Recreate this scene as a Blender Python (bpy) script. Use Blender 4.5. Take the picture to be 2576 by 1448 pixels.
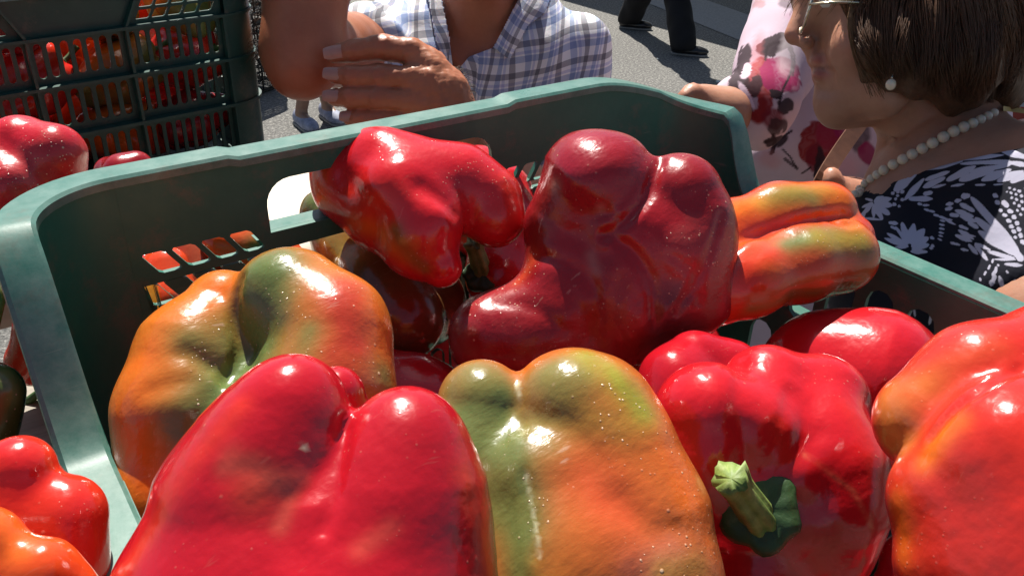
import bpy, bmesh, math, random
import numpy as np
from mathutils import Matrix, Vector

for o in list(bpy.data.objects):
    bpy.data.objects.remove(o)
scene = bpy.context.scene
COL = scene.collection

# ------------------------------------------------------------------ camera
FPX = 2215.66                       # focal length in photo-view pixels (2576 px wide)
PITCH, ROLL, YAW = 0.506818, 0.018251, 0.615149
RZ = 1.513                          # height of the front crate's rim above the street
CAM = np.array([-0.212518, -0.382040, RZ + 0.137167])
FW = np.array([math.sin(YAW)*math.cos(PITCH), math.cos(YAW)*math.cos(PITCH), -math.sin(PITCH)])
_r = np.array([math.cos(YAW), -math.sin(YAW), 0.0]); _u = np.cross(_r, FW)
RT = _r*math.cos(ROLL) + _u*math.sin(ROLL)
UP = -_r*math.sin(ROLL) + _u*math.cos(ROLL)

def S(x, y, d):
    """photo-view pixel and a distance along the view axis -> point in the place"""
    return CAM + d*(FW + RT*(x-1288)/FPX + UP*(724-y)/FPX)
def proj(p):
    v = np.asarray(p) - CAM; d = v@FW
    return 1288+FPX*(v@RT)/d, 724-FPX*(v@UP)/d, d
def on_z(x, y, z):
    v = FW + RT*(x-1288)/FPX + UP*(724-y)/FPX
    return CAM + v*((z-CAM[2])/v[2])

cd = bpy.data.cameras.new('camera'); cam = bpy.data.objects.new('camera', cd); COL.objects.link(cam)
m = Matrix.Identity(4)
for i in range(3):
    m[i][0], m[i][1], m[i][2], m[i][3] = RT[i], UP[i], -FW[i], CAM[i]
cam.matrix_world = m
cd.sensor_width = 36; cd.lens = FPX*36/2576; cd.clip_start = 0.01; cd.clip_end = 500
scene.camera = cam

# ------------------------------------------------------------------ light
SUN_AZ = math.radians(22)           # clockwise from +Y
SUN_EL = math.radians(54)
w = bpy.data.worlds.new('World'); scene.world = w; w.use_nodes = True
nt = w.node_tree; bg = nt.nodes['Background']
sky = nt.nodes.new('ShaderNodeTexSky'); sky.sky_type = 'NISHITA'; sky.sun_disc = False
sky.sun_elevation = SUN_EL; sky.sun_rotation = SUN_AZ
nt.links.new(sky.outputs[0], bg.inputs[0]); bg.inputs[1].default_value = 0.05
sd = bpy.data.lights.new('sun', 'SUN'); sd.energy = 5.0; sd.angle = math.radians(0.53); sd.color = (1.0, 0.95, 0.87)
sun = bpy.data.objects.new('sun', sd); COL.objects.link(sun)
SUN = Vector((math.sin(SUN_AZ)*math.cos(SUN_EL), math.cos(SUN_AZ)*math.cos(SUN_EL), math.sin(SUN_EL)))
sun.rotation_euler = SUN.to_track_quat('Z', 'Y').to_euler(); sun.location = (0, 0, 6)
scene.view_settings.view_transform = 'Standard'; scene.view_settings.look = 'None'
scene.view_settings.exposure = 0.82; scene.view_settings.gamma = 1.0
scene.view_settings.use_curve_mapping = False

# ------------------------------------------------------------------ materials
def mat(name):
    m = bpy.data.materials.new(name); m.use_nodes = True
    return m, m.node_tree.nodes, m.node_tree.links, m.node_tree.nodes['Principled BSDF']
def N(nodes, t, **kw):
    n = nodes.new(t)
    for k, v in kw.items():
        if k.startswith('i_'): n.inputs[k[2:].replace('_', ' ')].default_value = v
        else: setattr(n, k, v)
    return n
def noise(nodes, links, scale, detail=3, rough=.55, vec=None, coord='Object'):
    n = N(nodes, 'ShaderNodeTexNoise'); n.inputs['Scale'].default_value = scale
    n.inputs['Detail'].default_value = detail; n.inputs['Roughness'].default_value = rough
    if vec is None:
        tc = N(nodes, 'ShaderNodeTexCoord'); vec = tc.outputs[coord]
    links.new(vec, n.inputs['Vector']); return n
def ramp(nodes, links, fac, stops):
    r = N(nodes, 'ShaderNodeValToRGB'); e = r.color_ramp.elements
    while len(e) < len(stops): e.new(.5)
    for el, (p, c) in zip(e, stops):
        el.position = p; el.color = (*c, 1) if len(c) == 3 else c
    links.new(fac, r.inputs[0]); return r
def mixc(nodes, links, fac, a, b, mode='MIX'):
    n = N(nodes, 'ShaderNodeMix', data_type='RGBA', blend_type=mode)
    for s, v in ((0, fac), (6, a), (7, b)):
        if isinstance(v, (int, float)): n.inputs[s].default_value = v
        elif isinstance(v, tuple): n.inputs[s].default_value = (*v, 1)
        else: links.new(v, n.inputs[s])
    return n.outputs[2]
def math_(nodes, links, op, a, b=0.0, c=None):
    n = N(nodes, 'ShaderNodeMath', operation=op)
    for i, v in enumerate((a, b) if c is None else (a, b, c)):
        if isinstance(v, (int, float)): n.inputs[i].default_value = v
        else: links.new(v, n.inputs[i])
    return n.outputs[0]
def bump(nodes, links, h, strength, dist, bs, normal=None):
    b = N(nodes, 'ShaderNodeBump'); b.inputs['Strength'].default_value = strength; b.inputs['Distance'].default_value = dist
    links.new(h, b.inputs['Height'])
    if normal is not None: links.new(normal, b.inputs['Normal'])
    if bs is not None: links.new(b.outputs[0], bs.inputs['Normal'])
    return b.outputs[0]

def pepper_material(name, speck=.5, rough=.2, dust=.25, coat=.2):
    m, n, l, b = mat(name)
    at = N(n, 'ShaderNodeAttribute', attribute_name='skin')
    n1 = noise(n, l, 26, 4, .6)
    col = mixc(n, l, math_(n, l, 'MULTIPLY', math_(n, l, 'SUBTRACT', n1.outputs[0], .45), .9), at.outputs[0], (.75, .70, .6), 'MULTIPLY')
    # dull waxy streaks and dust
    n2 = noise(n, l, 9, 6, .7)
    r2 = ramp(n, l, n2.outputs[0], [(.52, (0, 0, 0)), (.75, (1, 1, 1))])
    col = mixc(n, l, math_(n, l, 'MULTIPLY', r2.outputs[0], dust*.11), col, (.55, .38, .3))
    # pale specks: a sparse coarse layer and a dense fine one, both in drifts
    tc = N(n, 'ShaderNodeTexCoord'); sp = None
    for scl, r0, r1, lo_, hi_, keep, seln in ((260, .06, .14, .50, .60, .62, 17), (560, .10, .19, .47, .60, .45, 26)):
        v = N(n, 'ShaderNodeTexVoronoi'); v.inputs['Scale'].default_value = scl; l.new(tc.outputs['Object'], v.inputs['Vector'])
        sepc = N(n, 'ShaderNodeSeparateColor'); l.new(v.outputs['Color'], sepc.inputs[0])
        dd = math_(n, l, 'DIVIDE', v.outputs['Distance'], math_(n, l, 'ADD', math_(n, l, 'MULTIPLY', sepc.outputs[1], 1.1), .45))
        r3 = ramp(n, l, dd, [(r0, (1, 1, 1)), (r1, (0, 0, 0))])
        sel = noise(n, l, seln, 3, .6)
        r4 = ramp(n, l, sel.outputs[0], [(lo_, (0, 0, 0)), (hi_, (1, 1, 1))])
        r5 = math_(n, l, 'GREATER_THAN', sepc.outputs[0], keep)
        s_ = math_(n, l, 'MULTIPLY', math_(n, l, 'MULTIPLY', r3.outputs[0], r4.outputs[0]), math_(n, l, 'MULTIPLY', r5, speck))
        sp = s_ if sp is None else math_(n, l, 'MAXIMUM', sp, s_)
    col = mixc(n, l, math_(n, l, 'MULTIPLY', sp, .8), col, (.78, .55, .36))
    mp = N(n, 'ShaderNodeMapping'); l.new(tc.outputs['Object'], mp.inputs[0]); mp.inputs['Scale'].default_value = (55, 330, 120); mp.inputs['Rotation'].default_value = (.4, .8, .6)
    n5 = noise(n, l, 1.0, 3, .6, mp.outputs[0])
    scr = math_(n, l, 'MULTIPLY', ramp(n, l, n5.outputs[0], [(.68, (0, 0, 0)), (.74, (1, 1, 1))]).outputs[0], .22*dust)
    col = mixc(n, l, scr, col, (.62, .42, .30))
    l.new(col, b.inputs['Base Color'])
    rr = noise(n, l, 22, 5, .65)
    l.new(ramp(n, l, rr.outputs[0], [(.3, (rough*.7,)*3), (.75, (rough*1.75,)*3)]).outputs[0], b.inputs['Roughness'])
    b.inputs['Specular IOR Level'].default_value = .5
    b.inputs['Coat Weight'].default_value = coat; b.inputs['Coat Roughness'].default_value = .12
    b.inputs['Subsurface Weight'].default_value = .14
    b.inputs['Subsurface Radius'].default_value = (1.0, .18, .08); b.inputs['Subsurface Scale'].default_value = .006
    h1 = noise(n, l, 70, 3, .5); h2 = noise(n, l, 420, 2, .5)
    nb = bump(n, l, h1.outputs[0], .22, .004, None)
    nb = bump(n, l, h2.outputs[0], .10, .0008, None, nb)
    mp2 = N(n, 'ShaderNodeMapping'); l.new(tc.outputs['Object'], mp2.inputs[0]); mp2.inputs['Scale'].default_value = (60, 190, 130); mp2.inputs['Rotation'].default_value = (.7, .2, .5)
    h4 = noise(n, l, 1.0, 5, .65, mp2.outputs[0])
    nb = bump(n, l, h4.outputs[0], min(.4, .01+.10*dust), .0022, None, nb)
    bump(n, l, sp, .5, .0006, b, nb)
    return m
PEP = pepper_material('pepper_skin', .4, .17, .5)
PEPD = pepper_material('dusty_pepper_skin', 1.0, .21, 1.6, .08)
PEPS = pepper_material('glossy_pepper_skin', .22, .17, .3)

def plastic_material(name, base, worn, rough=.38, wear=.5):
    m, n, l, b = mat(name)
    n1 = noise(n, l, 14, 6, .7); n2 = noise(n, l, 75, 8, .75)
    c = mixc(n, l, ramp(n, l, n1.outputs[0], [(.4, (0, 0, 0)), (.7, (1, 1, 1))]).outputs[0], base, tuple(x*.72 for x in base))
    # patchy dust and wear tint; on the front rim it also carries sun glare
    c = mixc(n, l, math_(n, l, 'MULTIPLY', ramp(n, l, n2.outputs[0], [(.35, (0, 0, 0)), (.7, (1, 1, 1))]).outputs[0], wear), c, worn)
    n7 = noise(n, l, 33, 8, .75)     # ground-in dirt
    c = mixc(n, l, math_(n, l, 'MULTIPLY', ramp(n, l, n7.outputs[0], [(.55, (0, 0, 0)), (.70, (1, 1, 1))]).outputs[0], .55), c, (.13, .11, .08))
    # scratches
    tc = N(n, 'ShaderNodeTexCoord'); mp = N(n, 'ShaderNodeMapping'); l.new(tc.outputs['Object'], mp.inputs[0])
    mp.inputs['Scale'].default_value = (40, 40, 900); mp.inputs['Rotation'].default_value = (.5, .3, .2)
    n3 = noise(n, l, 1.0, 2, .5, mp.outputs[0])
    sc = ramp(n, l, n3.outputs[0], [(.70, (0, 0, 0)), (.76, (1, 1, 1))])
    c = mixc(n, l, math_(n, l, 'MULTIPLY', sc.outputs[0], .12), c, (.42, .46, .40))
    l.new(c, b.inputs['Base Color'])
    l.new(ramp(n, l, n1.outputs[0], [(.3, (rough*.8,)*3), (.7, (min(1, rough*1.5),)*3)]).outputs[0], b.inputs['Roughness'])
    bump(n, l, n2.outputs[0], .15, .0006, b)
    return m
GREEN = plastic_material('green_crate_plastic', (.008, .125, .082), (.030, .140, .100), .42, .4)
GRIM = plastic_material('glare_faded_rim_plastic', (.042, .155, .118), (.23, .33, .285), .30, .46)  # faded rim, made paler still to stand in for sun glare
DGREEN = plastic_material('dark_green_crate_plastic', (.010, .062, .048), (.022, .075, .06), .36, .4)
DRIM = plastic_material('dark_green_rim_plastic', (.06, .14, .12), (.3, .4, .36), .40, .5)
BLACKP = plastic_material('black_crate_plastic', (.012, .012, .013), (.03, .03, .03), .45, .4)

def simple(name, col, rough=.6, nscale=60, var=.25, bstr=.15, bdist=.001, metal=0, sss=0):
    m, n, l, b = mat(name)
    n1 = noise(n, l, nscale, 5, .6)
    l.new(mixc(n, l, ramp(n, l, n1.outputs[0], [(.35, (0, 0, 0)), (.7, (1, 1, 1))]).outputs[0], col, tuple(x*(1-var) for x in col)), b.inputs['Base Color'])
    b.inputs['Roughness'].default_value = rough; b.inputs['Metallic'].default_value = metal
    if sss:
        b.inputs['Subsurface Weight'].default_value = sss; b.inputs['Subsurface Radius'].default_value = (1, .35, .2); b.inputs['Subsurface Scale'].default_value = .006
    bump(n, l, n1.outputs[0], bstr, bdist, b)
    return m

def attr_mat(name, attr='skin', rough=.6, var=.2, nscale=80, bstr=.2, bdist=.0012, sss=0., spec=.4, sheen=0.):
    m, n, l, b = mat(name)
    at = N(n, 'ShaderNodeAttribute', attribute_name=attr)
    n1 = noise(n, l, nscale, 5, .65)
    c = mixc(n, l, math_(n, l, 'MULTIPLY', n1.outputs[0], var*2), at.outputs[0], (.62, .5, .45), 'MULTIPLY')
    l.new(c, b.inputs['Base Color']); b.inputs['Roughness'].default_value = rough
    b.inputs['Specular IOR Level'].default_value = spec
    if sheen: b.inputs['Sheen Weight'].default_value = sheen
    if sss:
        b.inputs['Subsurface Weight'].default_value = sss; b.inputs['Subsurface Radius'].default_value = (1, .35, .18); b.inputs['Subsurface Scale'].default_value = .008
    n2 = noise(n, l, nscale*9, 3, .6)
    nb = bump(n, l, n1.outputs[0], bstr, bdist, None)
    bump(n, l, n2.outputs[0], bstr, bdist*.25, b, nb)
    return m
SKIN = attr_mat('human_skin', rough=.42, var=.25, nscale=120, bstr=.35, bdist=.0012, sss=.2)
FABRIC = attr_mat('printed_fabric', rough=.8, var=.12, nscale=40, bstr=.15, bdist=.002, spec=.2)

# ------------------------------------------------------------------ object helpers
def tag(o, label=None, cat=None, group=None, kind=None):
    if label: o['label'] = label
    if cat: o['category'] = cat
    if group: o['group'] = group
    if kind: o['kind'] = kind
    return o
def empty(name, loc=(0, 0, 0), rz=0.0):
    o = bpy.data.objects.new(name, None); COL.objects.link(o)
    o.location = loc; o.rotation_euler = (0, 0, rz); o.empty_display_size = .05
    return o
def link(name, me, material, parent=None, smooth=True, origin=None):
    o = bpy.data.objects.new(name, me); COL.objects.link(o)
    if material is not None and len(me.materials) == 0: me.materials.append(material)
    if smooth: me.polygons.foreach_set('use_smooth', [True]*len(me.polygons))
    if origin is not None:
        me.transform(Matrix.Translation(-Vector(origin))); o.location = origin
    if parent is not None:
        o.parent = parent
        if not parent.get('_local'):      # geometry given in place coordinates
            o.matrix_parent_inverse = (Matrix.Translation(parent.location) @ parent.rotation_euler.to_matrix().to_4x4()).inverted()
    return o
def mesh(name, v, f):
    me = bpy.data.meshes.new(name); me.from_pydata([tuple(map(float, p)) for p in v], [], f); me.update(); return me
def copy_tree(o, parent=None):
    c = o.copy(); COL.objects.link(c)
    if parent is not None: c.parent = parent
    for ch in o.children: copy_tree(ch, c)
    return c
def set_col(me, name, cols):
    a = me.attributes.new(name, 'FLOAT_COLOR', 'POINT')
    a.data.foreach_set('color', np.hstack([cols, np.ones((len(cols), 1))]).astype(np.float32).ravel())

# ------------------------------------------------------------------ signed-distance modelling
def rc(p, a, b, ra, rb):
    a = np.asarray(a, np.float32); ba = np.asarray(b, np.float32)-a
    q = p-a; L = float(ba@ba)
    t = np.clip(q@ba/max(L, 1e-12), 0, 1)
    return np.sqrt(((q-t[..., None]*ba)**2).sum(-1)) - (ra+(rb-ra)*t)
def ell(p, c, axes, radii):
    """ellipsoid; axes = 3x3 rows"""
    q = (p-np.asarray(c, np.float32))@np.asarray(axes, np.float32).T
    r = np.asarray(radii, np.float32)
    k0 = np.sqrt(((q/r)**2).sum(-1)); k1 = np.sqrt(((q/(r*r))**2).sum(-1))
    return k0*(k0-1)/np.maximum(k1, 1e-9)
def smin(a, b, k):
    h = np.maximum(k-np.abs(a-b), 0)/k
    return np.minimum(a, b)-h*h*k*.25
def smax(a, b, k): return -smin(-a, -b, k)
def wob(p, amp, wl, seed):
    rs = np.random.RandomState(seed); out = 0
    for _ in range(7):
        d = rs.normal(size=3); d /= np.linalg.norm(d); ph = rs.uniform(0, 6.28); L = wl*rs.uniform(.7, 1.6)
        out = out+np.sin((p@d.astype(np.float32))*(6.283/L)+ph)
    return out*(amp/3.5)
def bounds(pts, pad):
    pts = np.asarray(pts); return pts.min(0)-pad, pts.max(0)+pad

def nets(f, lo, hi, h):
    """surface nets: returns verts, quads of f = 0"""
    lo = np.asarray(lo, float); n = np.ceil((np.asarray(hi)-lo)/h).astype(int)+1
    ax = [(lo[i]+h*np.arange(n[i])).astype(np.float32) for i in range(3)]
    V = np.empty(n, np.float32)
    yz = np.stack(np.meshgrid(ax[1], ax[2], indexing='ij'), -1)
    step = max(1, int(400000/(n[1]*n[2])))
    for i in range(0, n[0], step):
        xs = ax[0][i:i+step]
        P = np.empty((len(xs), n[1], n[2], 3), np.float32)
        P[..., 0] = xs[:, None, None]; P[..., 1:] = yz[None]
        V[i:i+step] = f(P)
    ins = V < 0
    c = ins.astype(np.int8); a = [slice(None, -1), slice(1, None)]
    tot = sum(c[a[i], a[j], a[k]] for i in (0, 1) for j in (0, 1) for k in (0, 1))
    act = (tot > 0) & (tot < 8)
    idx = -np.ones(act.shape, int); I, J, K = np.nonzero(act); idx[I, J, K] = np.arange(len(I))
    acc = np.zeros((len(I), 3)); cnt = np.zeros(len(I))
    cor = [(i, j, k) for i in (0, 1) for j in (0, 1) for k in (0, 1)]
    for A in cor:
        for axx in range(3):
            if A[axx]: continue
            B = list(A); B[axx] = 1
            va = V[I+A[0], J+A[1], K+A[2]]; vb = V[I+B[0], J+B[1], K+B[2]]
            cr = (va < 0) != (vb < 0)
            t = np.where(cr, va/np.where(cr, va-vb, 1), 0)
            q = np.stack([np.full(len(I), float(A[0])), np.full(len(I), float(A[1])), np.full(len(I), float(A[2]))], 1)
            q[:, axx] += t
            acc += q*cr[:, None]; cnt += cr
    P = lo+h*(np.stack([I, J, K], 1)+acc/cnt[:, None])
    quads = []
    for axx in range(3):
        o1, o2 = (axx+1) % 3, (axx+2) % 3
        s0 = [slice(1, -1)]*3; s1 = [slice(1, -1)]*3
        s0[axx] = slice(0, -1); s1[axx] = slice(1, None)
        x0 = ins[tuple(s0)]; x1 = ins[tuple(s1)]
        E = np.stack(np.nonzero(x0 != x1), 1)
        if len(E) == 0: continue
        flip = x0[tuple(E.T)]
        base = E.copy(); base[:, o1] += 1; base[:, o2] += 1
        def g(d1, d2):
            q = base.copy(); q[:, o1] -= d1; q[:, o2] -= d2
            return idx[q[:, 0], q[:, 1], q[:, 2]]
        Q = np.stack([g(0, 0), g(1, 0), g(1, 1), g(0, 1)], 1)
        Q[~flip] = Q[~flip][:, ::-1]
        quads.append(Q)
    Q = np.concatenate(quads); Q = Q[(Q >= 0).all(1)]
    # pull the vertices onto the surface
    Pf = P.astype(np.float32); e = h*.35
    for _ in range(2):
        v = f(Pf); G = np.stack([f(Pf+np.float32(e)*np.eye(3, dtype=np.float32)[i])-f(Pf-np.float32(e)*np.eye(3, dtype=np.float32)[i]) for i in range(3)], 1)/(2*e)
        s = v/np.maximum((G*G).sum(1), .25)
        Pf = Pf-np.clip(s, -h*.6, h*.6)[:, None]*G
    return Pf.astype(float), Q
def np_mesh(name, V, Q):
    me = bpy.data.meshes.new(name)
    me.vertices.add(len(V)); me.vertices.foreach_set('co', V.astype(np.float32).ravel())
    me.loops.add(Q.size); me.loops.foreach_set('vertex_index', Q.astype(np.int32).ravel())
    me.polygons.add(len(Q)); me.polygons.foreach_set('loop_start', np.arange(0, Q.size, Q.shape[1], dtype=np.int32))
    me.polygons.foreach_set('loop_total', np.full(len(Q), Q.shape[1], np.int32))
    me.update(calc_edges=True); me.validate(); return me
def trace(f, x, y, d0=.3, d1=2.5):
    """first hit of the sight line through a photo-view pixel with a shape"""
    v = FW+RT*(x-1288)/FPX+UP*(724-y)/FPX; L = np.linalg.norm(v); t = d0
    for _ in range(200):
        s = float(f((CAM+v*t)[None].astype(np.float32))[0])
        if s < 2e-4: return t
        t += max(s, 2e-4)/L*.8
        if t > d1: return None
    return t
def tube(pts, radii, nseg=8, cap=True):
    pts = [np.asarray(p, float) for p in pts]; V, Fc = [], []
    if isinstance(radii, (int, float)): radii = [radii]*len(pts)
    prev = None
    for i, p in enumerate(pts):
        t = pts[min(i+1, len(pts)-1)]-pts[max(i-1, 0)]; t = t/np.linalg.norm(t)
        if prev is None: prev = np.array([0, 0, 1.]) if abs(t[2]) < .9 else np.array([1., 0, 0])
        a = prev-t*(prev@t); a /= np.linalg.norm(a); b = np.cross(t, a); prev = a
        for k in range(nseg):
            th = 2*math.pi*k/nseg; V.append(p+radii[i]*(a*math.cos(th)+b*math.sin(th)))
    for i in range(len(pts)-1):
        for k in range(nseg):
            k2 = (k+1) % nseg; Fc.append((i*nseg+k, i*nseg+k2, (i+1)*nseg+k2, (i+1)*nseg+k))
    if cap:
        Fc.append(tuple(range(nseg))[::-1]); Fc.append(tuple((len(pts)-1)*nseg+k for k in range(nseg)))
    return V, Fc
class MB:
    def __init__(s): s.v, s.f = [], []
    def add(s, v, f):
        o = len(s.v); s.v += [tuple(map(float, p)) for p in v]; s.f += [tuple(i+o for i in q) for q in f]; return s
    def box(s, lo, hi):
        (x0, y0, z0), (x1, y1, z1) = lo, hi
        return s.add([(x0, y0, z0), (x1, y0, z0), (x1, y1, z0), (x0, y1, z0), (x0, y0, z1), (x1, y0, z1), (x1, y1, z1), (x0, y1, z1)],
                     [(0, 3, 2, 1), (4, 5, 6, 7), (0, 1, 5, 4), (1, 2, 6, 5), (2, 3, 7, 6), (3, 0, 4, 7)])
    def mesh(s, name): return mesh(name, s.v, s.f)
def smoothline(pts, n):
    """Catmull-Rom through points"""
    P = [np.asarray(p, float) for p in pts]; P = [2*P[0]-P[1]]+P+[2*P[-1]-P[-2]]; out = []
    segs = len(P)-3
    for i in range(n):
        u = i/(n-1)*segs; k = min(int(u), segs-1); t = u-k
        a, b, c, d = P[k:k+4]
        out.append(.5*((2*b)+(c-a)*t+(2*a-5*b+4*c-d)*t*t+(3*b-a-3*c+d)*t**3))
    return out

# ------------------------------------------------------------------ ground
def ground():
    m, n, l, b = mat('asphalt')
    n1 = noise(n, l, 1.2, 6, .6); n2 = noise(n, l, 62, 5, .8); n3 = noise(n, l, 28, 3, .6)
    c = ramp(n, l, n2.outputs[0], [(.32, (.04, .038, .037)), (.44, (.15, .146, .135)), (.56, (.27, .262, .24)), (.66, (.68, .65, .58))]).outputs[0]
    c = mixc(n, l, math_(n, l, 'MULTIPLY', n1.outputs[0], .55), c, (.42, .42, .44), 'MULTIPLY')
    l.new(c, b.inputs['Base Color']); b.inputs['Roughness'].default_value = .92
    bump(n, l, n2.outputs[0], 1.0, .016, b)
    v = []; f = []; xs = np.linspace(-120, 120, 41)
    for y in xs:
        for x in xs: v.append((x, y, 0))
    for j in range(40):
        for i in range(40): f.append((j*41+i, j*41+i+1, (j+1)*41+i+1, (j+1)*41+i))
    tag(link('ground', mesh('ground', v, f), m, smooth=False), kind='structure')
    # pale strip of patched road running past the stalls
    p = [on_z(x, y, .004) for x, y in ((1690, -30), (2400, 220), (2400, 320), (1640, 12))]
    m2, n, l, b = mat('pale_concrete'); q = noise(n, l, 60, 5, .7)
    l.new(ramp(n, l, q.outputs[0], [(.3, (.22, .22, .22)), (.7, (.36, .36, .35))]).outputs[0], b.inputs['Base Color']); b.inputs['Roughness'].default_value = .9
    a, bb, c_, d = p
    a = a+(a-bb)*.5; d = d+(d-c_)*.5; bb = bb+(bb-a)*.5; c_ = c_+(c_-d)*.5
    tag(link('road', mesh('road', [a, bb, c_, d], [(0, 1, 2, 3)]), m2, smooth=False), kind='structure')
ground()

# ------------------------------------------------------------------ crates
CW, CL, CR, CH = .40, .56, .050, .262
def sst(a, b, x):
    t = min(1, max(0, (x-a)/(b-a))); return t*t*(3-2*t)
RXC = 0.0; WARP = False
def rim_z(x, y):
    """height of the crate rim above its place on the end wall's middle"""
    ax = abs(x); e = CL/2-abs(y)                    # e: distance from the end face
    if WARP:                                        # the old front crate has sagged at its right shoulder
        z = -.024*sst(.10, .205, x)
        z -= .066*sst(.040, .108, e) if x < 0 else .045*sst(.034, .064, e)
    else:
        z = -.016*sst(.088, .165, ax)-.012*sst(.15, .2, ax)
        z += -.010*sst(.0, .05, e) if ax > .15 else 0
        z -= .030*sst(.052, .070, e)
    if abs(x-RXC) < (.072 if RXC else .088): z -= .0016
    return z
def inset(z): return .0125+.022*(-z)
def ring(o, n_arc=14, n_end=61, n_side=150):
    """rounded rectangle, o inside the outer edge: list of (x, y, nx, ny)"""
    P = []; hx, hy = CW/2, CL/2
    def seg(x0, y0, x1, y1, n, nx, ny):
        for i in range(n):
            t = i/n; P.append((x0+(x1-x0)*t, y0+(y1-y0)*t, nx, ny))
    def arc(cx, cy, a0):
        for i in range(n_arc):
            a = a0+math.pi/2*i/n_arc; P.append((cx+(CR)*math.cos(a), cy+(CR)*math.sin(a), math.cos(a), math.sin(a)))
    seg(hx, -hy+CR, hx, hy-CR, n_side, 1, 0); arc(hx-CR, hy-CR, 0)
    seg(hx-CR, hy, -hx+CR, hy, n_end, 0, 1); arc(-hx+CR, hy-CR, math.pi/2)
    seg(-hx, hy-CR, -hx, -hy+CR, n_side, -1, 0); arc(-hx+CR, -hy+CR, math.pi)
    seg(-hx+CR, -hy, hx-CR, -hy, n_end, 0, -1); arc(hx-CR, -hy+CR, 1.5*math.pi)
    return [(x-nx*o, y-ny*o, x, y) for x, y, nx, ny in P]
def sweep_ring(profile, zf, **kw):
    """profile: list of (inset, dz); closed loop section swept round the crate"""
    rings = [ring(o, **kw) for o, _ in profile]; n = len(rings[0]); k = len(profile); V = []; Fc = []
    for i in range(n):
        for j, (o, dz) in enumerate(profile):
            x, y, bx, by = rings[j][i]; V.append((x, y, zf(bx, by)+dz))
    for i in range(n):
        i2 = (i+1) % n
        for j in range(k):
            j2 = (j+1) % k; Fc.append((i*k+j, i2*k+j, i2*k+j2, i*k+j2))
    return V, Fc
def fill2d(outer, holes, t):
    """flat plate with holes, thickness t; returns verts (u, v, w) and faces"""
    cu = bpy.data.curves.new('tmp', 'CURVE'); cu.dimensions = '2D'; cu.fill_mode = 'BOTH'; cu.extrude = t/2
    for pl in [outer]+holes:
        s = cu.splines.new('POLY'); s.points.add(len(pl)-1); s.use_cyclic_u = True
        for pt_, (x, y) in zip(s.points, pl): pt_.co = (x, y, 0, 1)
    o = bpy.data.objects.new('tmp', cu); COL.objects.link(o)
    dg = bpy.context.evaluated_depsgraph_get(); ev = o.evaluated_get(dg); me = ev.to_mesh()
    V = [tuple(v.co) for v in me.vertices]; Fc = [tuple(p.vertices) for p in me.polygons]
    ev.to_mesh_clear(); bpy.data.objects.remove(o); bpy.data.curves.remove(cu)
    return V, Fc
def slot(cx, z0, z1, w, n=5):
    r = w/2; P = []
    for i in range(n+1):
        a = math.pi*i/n; P.append((cx+r*math.cos(a), z1-r+r*math.sin(a)))
    for i in range(n+1):
        a = math.pi+math.pi*i/n; P.append((cx+r*math.cos(a), z0+r+r*math.sin(a)))
    return P
def rquad(pts, r=.0012):
    """quad with nipped corners"""
    out = []; P = [np.array(p) for p in pts]
    for i in range(4):
        a, b, c = P[i-1], P[i], P[(i+1) % 4]
        out.append(tuple(b+(a-b)/np.linalg.norm(a-b)*r)); out.append(tuple(b+(c-b)/np.linalg.norm(c-b)*r))
    return out
XE = CW/2-CR; YE = CL/2-CR
def end_wall_plate(xc=0.0, lim=.1235, cp=.0145):
    top = [(x, rim_z(x, CL/2)-.003) for x in np.linspace(XE, -XE, 41)]
    outer = [(-XE, -CH), (XE, -CH)]+top
    H = []
    # hand hole
    H.append([(-.078, -.041), (.078, -.041), (.084, -.036), (.088, -.026), (.078, -.0195), (-.078, -.0195), (-.088, -.026), (-.084, -.036)])
    HX = .0615
    H[0] = [(-HX, -.0405), (HX, -.0405)]+[(HX-.012+.012*math.cos(t), -.0275+.012*math.sin(t)) for t in np.linspace(0, 1.57, 7)]+[(-HX+.012-.012*math.sin(t), -.0275+.012*math.cos(t)) for t in np.linspace(0, 1.57, 7)]
    # slanted lattice either side of the hand hole
    for sgn in (1, -1):
        for r in range(3):
            z1, z0 = (-.0365-.0147*r, -.0470-.0147*r) if WARP else (-.0445-.0115*r, -.0533-.0115*r)
            if r == 0: z1 += .0
            for c in range(5):
                xa = lim-.002-cp*c
                x0 = xa-cp+.0027; lean = .0066 if WARP else .0052
                s0 = lean*(r+1); s1 = lean*r
                q = [(min(lim, x0-s0+.012), z0), (min(lim, xa-s0+.012), z0), (min(lim, xa-s1+.012), z1), (min(lim, x0-s1+.012), z1)]
                if q[1][0]-q[0][0] < .004: continue
                if q[0][0] < .0655-.0065*(r+1): continue
                H.append(rquad([(sgn*a, b) for a, b in q][::sgn]))
    # three rows of upright slots
    for z0, z1 in ((-.1215, -.0875), (-.1710, -.1350), (-.2360, -.1870)):
        for i in range(7): H.append(slot((i-3)*.0122, z0, z1, .0078))
        for sgn in (1, -1):
            for i in range(9): H.append(slot(sgn*(.0530+i*.0108), z0, z1, .0068))
    H = [[(a+xc, b) for a, b in h] for h in H]
    H = [h for h in H if min(a for a, b in h) > -XE+.0015 and max(a for a, b in h) < XE-.0015]
    V, Fc = fill2d(outer, H, .0028)
    return V, Fc
def side_wall_plate(sd=1):
    ys = np.linspace(YE, -YE, 151)
    outer = [(-YE, -CH), (YE, -CH)]+[(y, rim_z(sd*CW/2, y)-.003) for y in ys]
    H = []
    for z0, z1 in ((-.128, -.087), (-.178, -.140), (-.238, -.190)):
        for i in range(-8, 9): H.append(slot(i*.0235, z0, z1, .0165))
    return fill2d(outer, H, .0028)

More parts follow.
